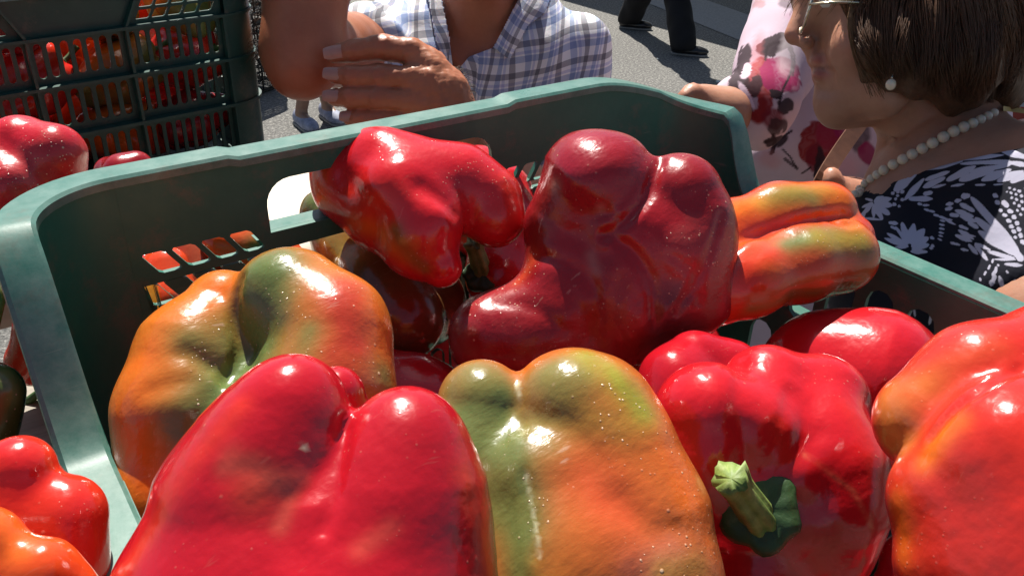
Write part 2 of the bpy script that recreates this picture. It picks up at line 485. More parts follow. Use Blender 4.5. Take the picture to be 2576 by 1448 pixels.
def make_crate(wall, rimm, name='plastic_crate', xc=0.0, wide=0.0):
    global RXC, WARP
    RXC = xc; WARP = wide > 0
    EWP = end_wall_plate(xc, *((.1180, .0119) if WARP else (.1445, .0165))); SWPS = {1: side_wall_plate(1), -1: side_wall_plate(-1)}
    root = empty(name); root['_local'] = 1
    prof = [(.0005, -.0015), (.0020, 0), (.0150, 0), (.0165, -.0012), (.0165, -.0045), (.0035, -.0045), (.0032, -.013), (.0003, -.013)]
    rm_ = link('rim', mesh('rim', *sweep_ring(prof, rim_z)), rimm, root); rm_.data.set_sharp_from_angle(angle=.5)
    for s in (1, -1):
        V, Fc = EWP
        me = mesh('end_wall', [(u, s*(CL/2-inset(v)-.0016-w_), v) for u, v, w_ in V], Fc)
        link('end_wall', me, wall, root, smooth=False)
        V, Fc = SWPS[s]
        me = mesh('side_wall', [(s*(CW/2-inset(v)-.0016-w_), -s*u, v) for u, v, w_ in V], Fc)
        link('side_wall', me, wall, root, smooth=False)
    for sx in (1, -1):
        for sy in (1, -1):
            V = []; Fc = []; n = 12; zs = np.linspace(0, 1, 9)
            for i in range(n+1):
                a = math.pi/2*i/n
                for j, t in enumerate(zs):
                    zt = rim_z(sx*(XE+CR*math.cos(a)), sy*(YE+CR*math.sin(a)))-.003; z = zt+(-CH-zt)*t
                    for th in (0, 1):
                        r = CR-(.0050+.012*(-z) if th == 0 else inset(z)+.0029)
                        V.append((sx*(XE+r*math.cos(a)), sy*(YE+r*math.sin(a)), z))
            k = len(zs)*2
            for i in range(n):
                for j in range(len(zs)-1):
                    for th in (0, 1):
                        Fc.append((i*k+j*2+th, (i+1)*k+j*2+th, (i+1)*k+j*2+2+th, i*k+j*2+2+th))
            link('corner_post', mesh('corner_post', V, Fc), wall, root)
    for z, thk in ((-.0805, .003), (-.1275, .003), (-.1775, .0035), (-.2450, .0035)):
        i0 = inset(z)-.0008
        link('rib', mesh('rib', *sweep_ring([(.004, 0), (i0, 0), (i0, -thk), (.004, -thk)], lambda x, y, z=z: z)), wall, root, smooth=False)
    for s in (1, -1):
        b = MB()
        y0, y1 = s*(CL/2-.0025), s*(CL/2-inset(-.042)+.0006)
        b.box((xc-.0605, min(y0, y1), -.0440), (xc+.0605, max(y0, y1), -.0408))
        link('handle_lip', b.mesh('handle_lip'), rimm, root, smooth=False)
        for x0 in (xc-.0465, xc+.0465, -.1485, .1485):
            b = MB()
            for z0, z1 in ((-.1272, -.0838), (-.1772, -.1308), (-.2447, -.1813)):
                ya, yb = s*(CL/2-.0055), s*(CL/2-inset((z0+z1)/2)+.001)
                b.box((x0-.0014, min(ya, yb), z0), (x0+.0014, max(ya, yb), z1))
            link('upright_rib', b.mesh('upright_rib'), wall, root, smooth=False)
        for sg in (1, -1):                          # slanted rib beside the hand hole
            z1, z0 = -.0445, -.0803; xa, xb = xc+sg*.0660, xc+sg*.0470
            V = []
            for x, z in ((xa, z1), (xb, z0)):
                for dx in (-.0014, .0014):
                    for yy in (s*(CL/2-.0055), s*(CL/2-inset(z)+.001)): V.append((x+dx, yy, z))
            link('slanted_rib', mesh('slanted_rib', V, [(0, 1, 3, 2), (4, 6, 7, 5), (0, 4, 5, 1), (2, 3, 7, 6), (0, 2, 6, 4), (1, 5, 7, 3)]), wall, root, smooth=False)
    b = MB(); i0 = inset(-CH)+.002
    b.box((-CW/2+i0+.001, -CL/2+i0+.001, -CH), (CW/2-i0-.001, CL/2-i0-.001, -CH+.004))
    link('base', b.mesh('base'), wall, root, smooth=False)
    if wide:                                        # the left half of this crate bulges a little
        for ch in root.children:
            me = ch.data
            for v in me.vertices: v.co.x -= wide*sst(.09, .165, -v.co.x)
    return root
def finish_crates():
    for o in bpy.data.objects:
        if '_local' in o: del o['_local']
GC = 'plastic vegetable crates'
near = make_crate(GREEN, GRIM, xc=-.030, wide=.004)
near.location = (0, -CL/2, RZ)
tag(near, 'faded green plastic crate heaped with big peppers, its pale rim in front', 'crate', GC)
left = copy_tree(near); left.location = (-.437, -CL/2+.30, RZ)
tag(left, 'green crate pressed against the left side of the front crate', 'crate', GC)
far = make_crate(DGREEN, DRIM)
FA = .09
far.location = (-.062-math.sin(FA)*CL/2, .562+math.cos(FA)*CL/2, RZ+.012); far.rotation_euler = (0, 0, FA)
tag(far, 'dark green slotted crate full of peppers standing behind at upper left', 'crate', GC)

# the stall tables the crates stand on
def table(name, x0, x1, y0, y1, z, label):
    m, n, l, b = mat('pale_table_boards')
    tc = N(n, 'ShaderNodeTexCoord'); mp = N(n, 'ShaderNodeMapping'); l.new(tc.outputs['Object'], mp.inputs[0]); mp.inputs['Scale'].default_value = (4, 90, 20)
    q = noise(n, l, 1.5, 5, .6, mp.outputs[0])
    l.new(ramp(n, l, q.outputs[0], [(.3, (.20, .17, .13)), (.7, (.32, .28, .22))]).outputs[0], b.inputs['Base Color']); b.inputs['Roughness'].default_value = .6
    root = empty(name, ((x0+x1)/2, (y0+y1)/2, 0))
    nb = 4; wb = (y1-y0)/nb
    for i in range(nb):
        link('board', MB().box((x0, y0+i*wb+.002, z-.022), (x1, y0+(i+1)*wb-.002, z)).mesh('board'), m, root, smooth=False)
    for lx in (x0+.05, x1-.09):
        for ly in (y0+.05, y1-.09):
            link('leg', MB().box((lx, ly, .002), (lx+.045, ly+.045, z-.0225)).mesh('leg'), m, root, smooth=False)
    tag(root, label, 'table', 'market stall tables')
TZ = RZ-CH-.0005
table('market_table', -.70, .21, -.60, .32, TZ, 'pale board table under the front green crate')
table('market_table', -.60, .04, .40, 1.24, TZ+.012, 'pale board table under the dark crate behind')

def awning(x0, x1, y0, y1, z, label):
    root = empty('added_shade_awning', ((x0+x1)/2, (y0+y1)/2, 0))
    cv = simple('cream_canvas', (.62, .58, .48), .85, 60, .2, .2, .002)
    V = []; F_ = []; nx, ny = 10, 24
    for t in (0, .012):
        for j in range(ny+1):
            for i in range(nx+1):
                u, v_ = i/nx, j/ny; V.append((x0+(x1-x0)*u, y0+(y1-y0)*v_, z+.35*(1-abs(2*u-1))-.05*math.sin(v_*math.pi*4)**2*(1-abs(2*u-1))+t))
    k = (nx+1)*(ny+1)
    for j in range(ny):
        for i in range(nx):
            q = (j*(nx+1)+i, j*(nx+1)+i+1, (j+1)*(nx+1)+i+1, (j+1)*(nx+1)+i); F_.append(q[::-1]); F_.append(tuple(a+k for a in q))
    link('canopy', mesh('canopy', V, F_), cv, root)
    pm = simple('steel_post', (.5, .5, .5), .4, 40, .2, .1, .001, metal=1)
    for px_ in (x0+.05, x1-.05):
        for py_ in (y0+.05, y1-.05):
            V_, G_ = tube([(px_, py_, .002), (px_, py_, z-.01)], .025, 10); link('post', mesh('post', V_, G_), pm, root)
    tag(root, label, 'added awning')
awning(5.72, 9.6, 1.2, 12.5, 2.4, 'unseen cream canvas awning on posts, added to shade the far side of the road')  # stands out of view, added for the shadow it throws on the road

# ------------------------------------------------------------------ peppers
RED = (.56, .011, .017); CRIM = (.45, .007, .015); MAROON = (.285, .010, .014); SCAR = (.62, .030, .011)
ORA = (.72, .14, .012); AMB = (.52, .15, .018); OLIVE = (.205, .170, .045); GRN = (.115, .160, .045); DGRN = (.045, .075, .012); YEL = (.50, .27, .04)
def lobe_f(lobes, kin, k, dents, amp, wl, seed, creases=()):
    L = [[(S(x, y, d), r*d/FPX) for x, y, d, r in lb] for lb in lobes]
    D = [(S(x, y, d), r*d/FPX, kk) for x, y, d, r, kk in dents]
    def f(p):
        out = None
        for lb in L:
            s = None
            if len(lb) == 1:
                s = np.sqrt(((p-np.asarray(lb[0][0], np.float32))**2).sum(-1))-lb[0][1]
            for (a, ra), (b, rb) in zip(lb[:-1], lb[1:]):
                q = rc(p, a, b, ra, rb); s = q if s is None else smin(s, q, kin)
            out = s if out is None else smin(out, s, k)
        for c, r, kk in D:
            out = smax(out, -(np.sqrt(((p-np.asarray(c, np.float32))**2).sum(-1))-r), kk)
        return out+wob(p, amp, wl, seed)
    f_base = f; G = []
    for cp_, wd, dep in creases:
        P_ = []
        for x, y in cp_:
            t = trace(f_base, x, y, .12, .8)
            if t: P_.append(S(x, y, t))
        if len(P_) > 1:
            sc = float(np.mean([proj(q)[2] for q in P_]))/FPX; G.append((smoothline(P_, 3*len(P_)), wd*sc, dep*sc))
    if G:
        def f(p):
            o = f_base(p); o = np.asarray(o); m_ = np.abs(o) < .012
            if m_.any():
                q = p[m_]; add = 0
                for P_, wd, dep in G:
                    ds_ = None
                    for a, b in zip(P_[:-1], P_[1:]):
                        r_ = rc(q, a, b, 0, 0); ds_ = r_ if ds_ is None else np.minimum(ds_, r_)
                    add = add+dep*(np.exp(-(ds_/wd)**2)-.22*np.exp(-((ds_-2.2*wd)/wd)**2))
                o[m_] += add
            return o
    pts = [q-r for lb in L for q, r in lb]+[q+r for lb in L for q, r in lb]
    return f, pts
def paint(V, base, strokes, seed=0, mottling=.12):
    """ripening colours plus one painted highlight: strokes of (points in view px, width px, colour, strength) laid on the skin"""
    px = np.array([proj(v) for v in V]); cols = np.tile(np.array(base, float), (len(V), 1))
    ns = wob(V.astype(np.float32), .5, .03, seed+7)+.5*wob(V.astype(np.float32), .5, .011, seed+9)
    for pts, wd, colr, st in strokes:
        P3 = []
        for x, y in pts:
            dd = np.hypot(px[:, 0]-x, px[:, 1]-y); near_ = dd < max(10, dd.min()+3)
            i = np.nonzero(near_)[0][np.argmin(px[near_, 2])]; P3.append(V[i])
        sc = px[:, 2].mean()/FPX*wd
        if len(P3) == 1: dist = np.sqrt(((V-P3[0])**2).sum(1))
        else:
            dist = np.full(len(V), 9.)
            for a, b in zip(P3[:-1], P3[1:]): dist = np.minimum(dist, rc(V.astype(np.float32), a, b, 0, 0))
        wgt = np.clip(np.exp(-(dist/sc)**2*1.2)*st*(1+.5*ns), 0, 1)[:, None]
        cols = cols*(1-wgt)+np.array(colr)*wgt
    cols *= (1+mottling*ns)[:, None]
    return np.clip(cols, .002, .95)
GP = 'bell peppers heaped in the front crate'
def pepper(label, lobes, base, strokes=(), kin=.006, k=.007, dents=(), amp=.0009, wl=.035, seed=1, h=.0017, material=None, group=GP, cat='pepper', mottling=.12, creases=()):
    f, pts = lobe_f(lobes, kin, k, dents, amp, wl, seed, creases)
    lo, hi = bounds(pts, .006)
    V, Q = nets(f, lo, hi, h)
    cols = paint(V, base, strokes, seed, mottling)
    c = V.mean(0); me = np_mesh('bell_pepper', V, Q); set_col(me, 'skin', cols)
    o = link('bell_pepper', me, material or PEP, origin=tuple(c))
    tag(o, label, cat, group)
    o['_f'] = 0
    return o, f

# A: front red
A, fA = pepper('big smooth red pepper at the front, two rounded lobes pointing up',
    [[(738, 1018, .237, 129), (698, 1115, .237, 182), (645, 1270, .237, 240), (645, 1560, .236, 368), (740, 1850, .24, 360)],
     [(1024, 1100, .239, 123), (1018, 1185, .239, 184), (982, 1330, .239, 256), (892, 1580, .237, 372), (860, 1850, .24, 360)],
     [(850, 1250, .243, 120), (835, 1360, .236, 225), (820, 1560, .2345, 340)],
     [(846, 992, .262, 70), (850, 1120, .268, 120)]],
    CRIM, [([(640, 1230), (760, 1330)], 60, (.62, .07, .03), .55), ([(760, 1200), (650, 1190), (580, 1150)], 30, (.7, .12, .07), .35), ([(980, 1320), (900, 1380)], 25, (.7, .12, .07), .3),
           ([(1170, 1200), (1240, 1440)], 40, SCAR, .8), ([(600, 1020), (300, 1440)], 40, SCAR, .7), ([(768, 1118)], 7, (.75, .6, .4), .8), ([(560, 1180), (640, 1160), (740, 1240), (700, 1330)], 22, (.62, .10, .06), .5)],
    k=.0035, creases=[([(868, 1060), (858, 1160), (840, 1250), (815, 1330)], 16, 9), ([(560, 1200), (640, 1180), (720, 1260)], 30, 3)], seed=3, amp=.00025, wl=.05, material=PEPS)
# B: green-orange, left
B, fB = pepper('orange and green pepper with two shoulders against the left crate side',
    [[(562, 783, .345, 101), (502, 890, .335, 143), (450, 1050, .325, 160), (470, 1230, .325, 178), (560, 1420, .33, 170)],
     [(735, 768, .340, 146), (835, 850, .332, 156), (815, 980, .325, 172), (720, 1150, .325, 210), (660, 1350, .33, 190)],
     ],
    AMB, [([(520, 900), (560, 1050), (520, 1200)], 120, OLIVE, .8), ([(690, 700), (680, 850), (640, 950)], 95, OLIVE, .9), ([(360, 900), (320, 1120), (360, 1240)], 85, ORA, 1), ([(440, 760), (560, 710)], 60, ORA, 1), ([(480, 860)], 60, OLIVE, .8), ([(440, 1060), (520, 1000), (600, 930)], 55, OLIVE, .9),
          ([(640, 680), (610, 800), (640, 880), (600, 950), (540, 1030), (470, 1090)], 66, GRN, 1), ([(700, 640), (670, 760), (650, 860)], 70, GRN, .95),
          ([(870, 740), (900, 850), (850, 950)], 88, (.46, .045, .02), 1), ([(950, 780), (975, 900)], 50, ORA, .6), ([(975, 940)], 50, OLIVE, .9), ([(770, 830), (760, 900)], 40, OLIVE, .8)],
    k=.006, kin=.006, dents=[(500, 850, .268, 60, .02), (560, 990, .265, 40, .02), (585, 860, .30, 30, .02)], creases=[([(606, 700), (592, 800), (602, 870), (570, 960)], 14, 9), ([(470, 890), (550, 930), (630, 930)], 22, 8), ([(380, 980), (470, 960)], 26, 5)], seed=5, amp=.0014, wl=.045, material=PEPD)
# C: green-orange, centre front
C_, fC = pepper('speckled orange and green pepper in the centre foreground, two lobes up',
    [[(1212, 1018, .292, 114), (1190, 1180, .288, 150), (1260, 1400, .285, 230), (1350, 1650, .28, 260)],
     [(1436, 1030, .292, 157), (1480, 1050, .292, 162), (1524, 1150, .288, 174), (1556, 1300, .285, 222), (1530, 1480, .28, 284), (1450, 1680, .275, 290)],
     [(1330, 1140, .297, 130), (1360, 1230, .284, 190), (1420, 1420, .279, 262), (1420, 1600, .275, 280)]],
    (.52, .12, .022), [([(1180, 960), (1210, 1080), (1250, 1250)], 110, OLIVE, 1), ([(1380, 930), (1450, 940), (1420, 1010)], 80, OLIVE, .95), ([(1140, 960), (1210, 930)], 60, OLIVE, .9), ([(1260, 1010), (1290, 1150), (1300, 1300), (1310, 1440)], 66, GRN, 1), ([(1190, 1030), (1240, 1200)], 80, GRN, .95),
          ([(1480, 890), (1580, 970), (1610, 1020)], 60, (.30, .27, .03), 1), ([(1400, 930), (1400, 1000)], 55, OLIVE, .9), ([(1310, 915), (1340, 890)], 22, ORA, 1), ([(1460, 1040), (1540, 1060)], 60, (.36, .19, .03), .8),
          ([(1350, 1060), (1390, 1120)], 50, OLIVE, .7), ([(1480, 1200), (1560, 1300)], 90, (.52, .075, .02), .8), ([(1260, 1080), (1300, 1250), (1320, 1420)], 120, OLIVE, .22), ([(1700, 1150), (1790, 1380)], 60, ORA, .7), ([(1600, 1430), (1720, 1400)], 60, (.42, .09, .05), .7),
          ([(1680, 1440), (1770, 1420)], 40, YEL, .6), ([(1300, 960), (1318, 1200), (1350, 1400)], 4.5, (.75, .75, .5), .6), ([(1400, 1430)], 60, AMB, .7)],  # the thin pale stroke is a highlight painted along the crease
    k=.0045, kin=.006, creases=[([(1306, 920), (1312, 1060), (1324, 1220), (1345, 1400)], 12, 6), ([(1560, 1260), (1640, 1340), (1700, 1330)], 36, 6)], seed=8, amp=.0006, wl=.035, material=PEPD)
# D: red with the stem
D_, fD = pepper('glossy red pepper showing its cut green stem, right of centre',
    [[(1780, 1046, .318, 136), (1775, 1150, .318, 130), (1850, 1260, .315, 90)],
     [(1930, 985, .335, 118), (1905, 1080, .315, 92), (1895, 1180, .312, 70)],
     [(2060, 1010, .338, 122), (2060, 1090, .325, 110), (1990, 1180, .312, 80)],
     [(2090, 1175, .320, 142), (2085, 1270, .318, 140), (1990, 1270, .314, 80)],
     [(2060, 1370, .322, 132), (1990, 1330, .314, 80)],
     [(1900, 1440, .320, 140), (1900, 1340, .314, 80)],
     [(1770, 1260, .322, 112), (1850, 1290, .315, 80)],
     [(1930, 1160, .350, 205), (1960, 1330, .352, 195)]],
    RED, [([(1700, 1130), (1680, 1040)], 60, CRIM, .8), ([(2080, 1270), (2090, 1360)], 60, CRIM, .7), ([(2150, 1020), (2220, 1180)], 40, SCAR, .5), ([(1960, 1060), (1990, 1150)], 30, SCAR, .5), ([(2030, 1140), (2150, 1230), (2200, 1320)], 6, (.75, .2, .1), .6)],
    k=.007, kin=.006, dents=[(1905, 1265, .286, 62, .016)], creases=[([(1862, 910), (1850, 1000), (1868, 1120), (1880, 1190)], 24, 6), ([(1985, 990), (1950, 1090), (1920, 1180)], 20, 5), ([(2060, 1090), (1970, 1180)], 22, 4)], seed=11, amp=.00045, wl=.04, material=PEPS)
# E: far right
E_, fE = pepper('large orange-red pepper cut off by the right edge, deep crease along its top',
    [[(2335, 1060, .262, 132), (2470, 970, .262, 152), (2680, 930, .265, 168), (2900, 950, .27, 150)],
     [(2405, 1260, .245, 166), (2560, 1180, .240, 222), (2760, 1160, .245, 256), (2950, 1180, .25, 220)],
     [(2450, 1420, .240, 190), (2620, 1460, .232, 260), (2850, 1450, .235, 260)],
     [(2480, 1330, .241, 190), (2640, 1330, .234, 262), (2850, 1330, .235, 262)]],
    (.58, .024, .013), [([(2230, 1000), (2260, 1120)], 75, (.55, .14, .03), 1), ([(2300, 960), (2500, 860)], 50, (.58, .075, .02), .6), ([(2310, 1160), (2400, 1060)], 36, ORA, .9), ([(2250, 1260), (2260, 1400)], 40, ORA, .6), ([(2330, 960)], 60, AMB, .5)],
    k=.004, kin=.006, creases=[([(2340, 1100), (2400, 1030), (2480, 975), (2570, 930)], 14, 12)], seed=13, amp=.0003, wl=.06, material=PEPS)
# F: right behind
F_, fF = pepper('round red pepper half in shadow beneath the orange twin-fingered pepper',
    [[(2085, 930, .425, 152), (2180, 965, .42, 192), (2290, 1040, .42, 170)], [(2060, 1000, .43, 140), (2160, 1100, .425, 180)]],
    RED, [([(2120, 800), (2300, 850)], 60, CRIM, .6)], k=.02, seed=15, amp=.0004, wl=.05, material=PEPS)
# G: orange-green fingers
G_, fG = pepper('orange and yellow-green pepper with two long fingers resting on the right crate rim',
    [[(1740, 640, .425, 80), (1835, 582, .44, 74), (1960, 540, .448, 78), (2082, 530, .455, 74)],
     [(1740, 730, .405, 92), (1800, 740, .41, 78), (1885, 705, .418, 90), (2000, 666, .43, 95), (2108, 645, .44, 97)],
     [(2130, 600, .452, 66)]],
    (.60, .040, .013), [([(1860, 510), (1960, 480), (2060, 480), (2140, 500)], 48, ORA, 1), ([(1950, 485), (2050, 492)], 38, GRN, 1), ([(1920, 500), (2080, 470)], 40, YEL, .6), ([(2140, 520), (2150, 560)], 40, ORA, .9),
          ([(1980, 602), (2100, 588)], 50, GRN, 1), ([(2080, 590), (2170, 600)], 50, (.40, .26, .03), .9), ([(2150, 720), (2080, 735), (2000, 740)], 40, DGRN, 1), ([(2190, 650), (2180, 700)], 40, OLIVE, .8),
          ([(1880, 620), (1960, 580)], 30, (.66, .16, .08), .5), ([(2100, 690), (1950, 690)], 40, (.60, .12, .02), .9), ([(1900, 780), (1960, 760)], 30, OLIVE, .7), ([(1860, 600)], 50, ORA, .7)],
    k=.004, kin=.006, creases=[([(1850, 618), (1940, 585), (2040, 555), (2120, 545)], 14, 9), ([(2060, 548), (2120, 565), (2150, 560)], 10, 6), ([(1900, 640), (1960, 600), (2020, 590)], 20, 4)], seed=17, amp=.0009, wl=.04)
# H: maroon
H_, fH = pepper('large knobbly maroon pepper standing highest in the heap',
    [[(1498, 482, .408, 160), (1432, 575, .412, 108), (1450, 690, .412, 124), (1390, 800, .410, 126), (1243, 848, .408, 116)],
     [(1706, 492, .402, 106), (1735, 590, .404, 116), (1705, 740, .408, 126), (1655, 850, .412, 74)],
     [(1560, 600, .412, 156), (1580, 740, .412, 168), (1510, 850, .410, 104)],
     [(1794, 600, .424, 54), (1790, 690, .422, 58), (1740, 790, .42, 60)],
     [(1640, 585, .396, 90), (1710, 640, .396, 92), (1690, 740, .400, 96)],
     [(1330, 850, .405, 108), (1450, 880, .408, 84)]],
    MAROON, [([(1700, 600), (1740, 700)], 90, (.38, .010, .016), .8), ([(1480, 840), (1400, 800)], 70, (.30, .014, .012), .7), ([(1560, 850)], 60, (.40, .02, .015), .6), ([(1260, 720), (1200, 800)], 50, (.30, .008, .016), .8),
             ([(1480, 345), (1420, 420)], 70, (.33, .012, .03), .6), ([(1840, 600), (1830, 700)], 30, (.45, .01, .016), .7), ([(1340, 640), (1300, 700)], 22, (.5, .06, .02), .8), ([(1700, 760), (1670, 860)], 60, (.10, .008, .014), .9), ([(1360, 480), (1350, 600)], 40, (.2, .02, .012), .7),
             ([(1480, 640), (1490, 680)], 16, (.42, .30, .22), .35), ([(1510, 525)], 12, (.5, .4, .3), .5), ([(1390, 470)], 26, (.42, .28, .16), .35)],
    k=.007, kin=.006, dents=[(1632, 462, .352, 22, .012), (1575, 640, .352, 26, .02)], creases=[([(1662, 405), (1645, 450), (1625, 500), (1570, 560), (1520, 590)], 12, 8.7), ([(1530, 590), (1600, 640), (1640, 720), (1645, 820)], 13, 7.4), ([(1345, 645), (1430, 665), (1490, 720), (1510, 800)], 16, 5.6), ([(1815, 540), (1775, 660), (1700, 790)], 10, 6.2), ([(1240, 760), (1330, 770), (1420, 830)], 18, 3.7), ([(1400, 450), (1440, 520), (1520, 530)], 19, 3.7), ([(1690, 640), (1750, 690), (1760, 760)], 12, 3.7), ([(1560, 700), (1540, 790), (1580, 880)], 16, 5.0)], seed=19, amp=.0009, wl=.03, material=PEPD)
# I: red bent
I_, fI = pepper('bright red pepper bent into an arch over a dark gap, behind at centre left',
    [[(868, 412, .435, 86), (965, 425, .425, 98), (1065, 475, .418, 104)],
     [(1065, 455, .43, 100), (1150, 475, .428, 108), (1225, 512, .428, 92), (1245, 550, .425, 72)],
     [(880, 480, .43, 90), (965, 540, .42, 92), (1055, 612, .408, 88), (1110, 672, .402, 52)],
     [(1000, 480, .405, 80), (1080, 560, .40, 70)]],
    RED, [([(800, 380), (800, 500)], 38, (.66, .10, .02), .9), ([(880, 560), (960, 600), (1010, 650)], 34, ORA, .7), ([(990, 580), (1060, 680)], 24, (.22, .10, .02), .85), ([(860, 500), (960, 500)], 50, SCAR, .8), ([(1240, 560), (1290, 540)], 40, SCAR, .6), ([(1100, 400), (1150, 470)], 70, CRIM, .6), ([(1290, 460)], 40, SCAR, .7)],
    k=.012, kin=.006, creases=[([(1170, 600), (1140, 530), (1060, 470)], 22, 9), ([(950, 600), (930, 520), (860, 440)], 24, 4)], seed=23, amp=.0005, wl=.04)
# J: olive behind I
J_, fJ = pepper('dark olive and brown pepper in shade under the arched red one',
    [[(822, 540, .475, 66), (880, 620, .468, 82), (955, 720, .455, 104), (1010, 800, .445, 110)], [(870, 560, .485, 70), (980, 640, .48, 110), (1050, 760, .47, 120)]],
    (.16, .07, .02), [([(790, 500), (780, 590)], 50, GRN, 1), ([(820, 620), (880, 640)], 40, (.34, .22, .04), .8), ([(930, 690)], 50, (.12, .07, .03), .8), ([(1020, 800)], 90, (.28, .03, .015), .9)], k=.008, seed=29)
K_, fK = pepper('red pepper squeezed behind the arch and the knobbly maroon pepper',
    [[(1262, 492, .495, 82), (1275, 580, .485, 92), (1260, 690, .47, 92)], [(1200, 440, .50, 70), (1190, 560, .49, 80)]], RED, [], k=.009, seed=31)
L_, fL = pepper('dark red pepper in deep shade between the maroon pepper and the stem',
    [[(1745, 905, .372, 76), (1700, 960, .365, 90), (1680, 1080, .36, 100)], [(1840, 935, .375, 80), (1820, 1020, .37, 90)]], CRIM, [], k=.01, seed=37, material=PEPS)
# left-hand crates' peppers
GL = 'peppers heaped in the crates at the left'
pepper('red pepper with two plump lobes in the lower left corner',
    [[(38, 1190, .262, 96), (40, 1330, .262, 130)], [(172, 1300, .264, 104), (160, 1420, .262, 110)], [(-60, 1250, .265, 110)]], SCAR, [([(30, 1120), (60, 1200)], 60, RED, .8), ([(200, 1280)], 60, RED, .7)], k=.005, seed=41, material=PEPS, group=GL)
pepper('orange-red pepper cut off by the lower left corner, shiny and smooth',
    [[(-40, 1370, .232, 100), (-60, 1500, .232, 140)], [(95, 1448, .232, 92), (60, 1560, .232, 130)], [(190, 1500, .236, 62)]], (.70, .07, .012), [([(0, 1300), (40, 1380)], 50, ORA, .8)], k=.006, seed=43, material=PEPS, group=GL)
pepper('bright red pepper at the left edge above the front crate corner',
    [[(60, 378, .455, 88), (128, 398, .452, 80), (140, 430, .455, 70)], [(20, 470, .44, 84), (-60, 420, .45, 110), (60, 480, .45, 80)]], (.50, .010, .020), [([(170, 380), (190, 430)], 30, RED, .7)], k=.005, seed=47, material=PEPD, group=GL)
pepper('dark green pepper at the left edge beside the crate corner',
    [[(-22, 985, .312, 74), (-40, 1080, .312, 80)], [(-90, 980, .316, 80)]], DGRN, [([(20, 940), (40, 1000)], 30, GRN, .8)], k=.006, seed=53, group=GL)
pepper('small olive green pepper sliver at the left edge, above the dark green one',
    [[(-40, 745, .36, 50), (-70, 820, .36, 60)]], GRN, [], seed=59, group=GL)
pepper('small maroon pepper just showing over the far rim, below the dark crate',
    [[(345, 418, .60, 42), (310, 435, .595, 44), (330, 480, .595, 56)], [(275, 432, .60, 36), (290, 480, .60, 44)]], MAROON, [], k=.004, seed=61, group='peppers lying behind the front crate')
for lab, lb, base, st in (
    ('orange and green pepper seen through the upright end of the lattice nearest the hand hole', [[(560, 610, .44, 55), (660, 630, .445, 70), (720, 690, .445, 70)]], (.68, .08, .015), [([(640, 610)], 40, GRN, .9)]),
    ('brownish red pepper seen through the lattice, left of the orange and green one', [[(500, 640, .45, 60), (520, 720, .445, 70)]], (.36, .06, .02), []),
    ('orange-red pepper seen through the middle of the lattice', [[(415, 680, .432, 62), (440, 760, .428, 70)]], (.66, .06, .015), []),
    ('amber pepper seen through the leftmost holes of the lattice', [[(335, 700, .415, 50), (360, 790, .41, 50)]], (.50, .20, .02), [])):
    pepper(lab, lb, base, st, seed=hash(lab[:5]) % 97 if False else len(lab), h=.0025, group='peppers lying behind the front crate')

# calyx and cut stem of the red pepper
def stem_of(parent, c, base, tip, crad, srad, out):
    """calyx disc at c facing 'out', stem from c to tip"""
    c = np.asarray(c); out = np.asarray(out)/np.linalg.norm(out)
    a = np.cross(out, [0, 0, 1.]); a /= np.linalg.norm(a); b = np.cross(out, a)
    V = []; Fc = []; rng = random.Random(4); n = 36
    ang = [(2*math.pi*i/n) for i in range(n)]
    for ri, r in enumerate((0, .2, .45, .7, .9, 1.0, 1.0, .7)):
        for t in ang:
            hexr = 1+.07*math.cos(6*t+.4)+.04*math.sin(3*t+1)+.02*math.sin(11*t)
            rr = crad*r*(hexr if r > .5 else 1)
            hgt = (.0035 if ri < 6 else -.0012)*(1 if ri != 5 else .5)-crad*.10*r*r+ (.0004*math.sin(9*t)*r if ri < 6 else 0)
            V.append(c+rr*(a*math.cos(t)+b*math.sin(t))+out*hgt)
    for i in range(7):
        for k in range(n):
            k2 = (k+1) % n; Fc.append((i*n+k, i*n+k2, (i+1)*n+k2, (i+1)*n+k))
    cal = simple('dark_green_calyx', (.03, .075, .02), .5, 90, .5, .4, .002)
    link('calyx', mesh('calyx', V, Fc), cal, parent)
    m, nn, l, bs = mat('cut_green_stem')
    tc = N(nn, 'ShaderNodeTexCoord'); q = noise(nn, l, 160, 4, .6)
    l.new(ramp(nn, l, q.outputs[0], [(.3, (.08, .14, .025)), (.6, (.20, .28, .065)), (.8, (.36, .40, .17))]).outputs[0], bs.inputs['Base Color']); bs.inputs['Roughness'].default_value = .55
    bump(nn, l, q.outputs[0], .4, .001, bs)
    tip = np.asarray(tip); c = np.asarray(base); P = smoothline([c-out*.002, c+(tip-c)*.3+out*.001, c+(tip-c)*.7, tip], 12)
    V = []; Fc = []; ns = 30
    for i, p in enumerate(P):
        t = i/11; ax = (tip-c)/np.linalg.norm(tip-c); a2 = np.cross(ax, [0, 0, 1.]); a2 /= np.linalg.norm(a2); b2 = np.cross(ax, a2)
        for k in range(ns):
            th = 2*math.pi*k/ns
            r = srad*(1.10-.30*t+.34*max(0, t-.70)/.30)*(1+.10*math.cos(5*th+.5+.6*t)+.05*math.cos(9*th+1))
            V.append(p+r*(a2*math.cos(th)+b2*math.sin(th))+(ax*(.0015*math.sin(3*th+1)+.0009*math.sin(7*th)+.0006*math.sin(13*th+2)) if i == 11 else 0))
    for i in range(11):
        for k in range(ns):
            k2 = (k+1) % ns; Fc.append((i*ns+k, i*ns+k2, (i+1)*ns+k2, (i+1)*ns+k))
    V.append(P[-1]-(tip-c)*.03); e = len(V)-1
    for k in range(ns): Fc.append((11*ns+k, 11*ns+(k+1) % ns, e))
    link('stem', mesh('stem', V, Fc), m, parent)
dc = trace(fD, 1905, 1275, .2) or .28
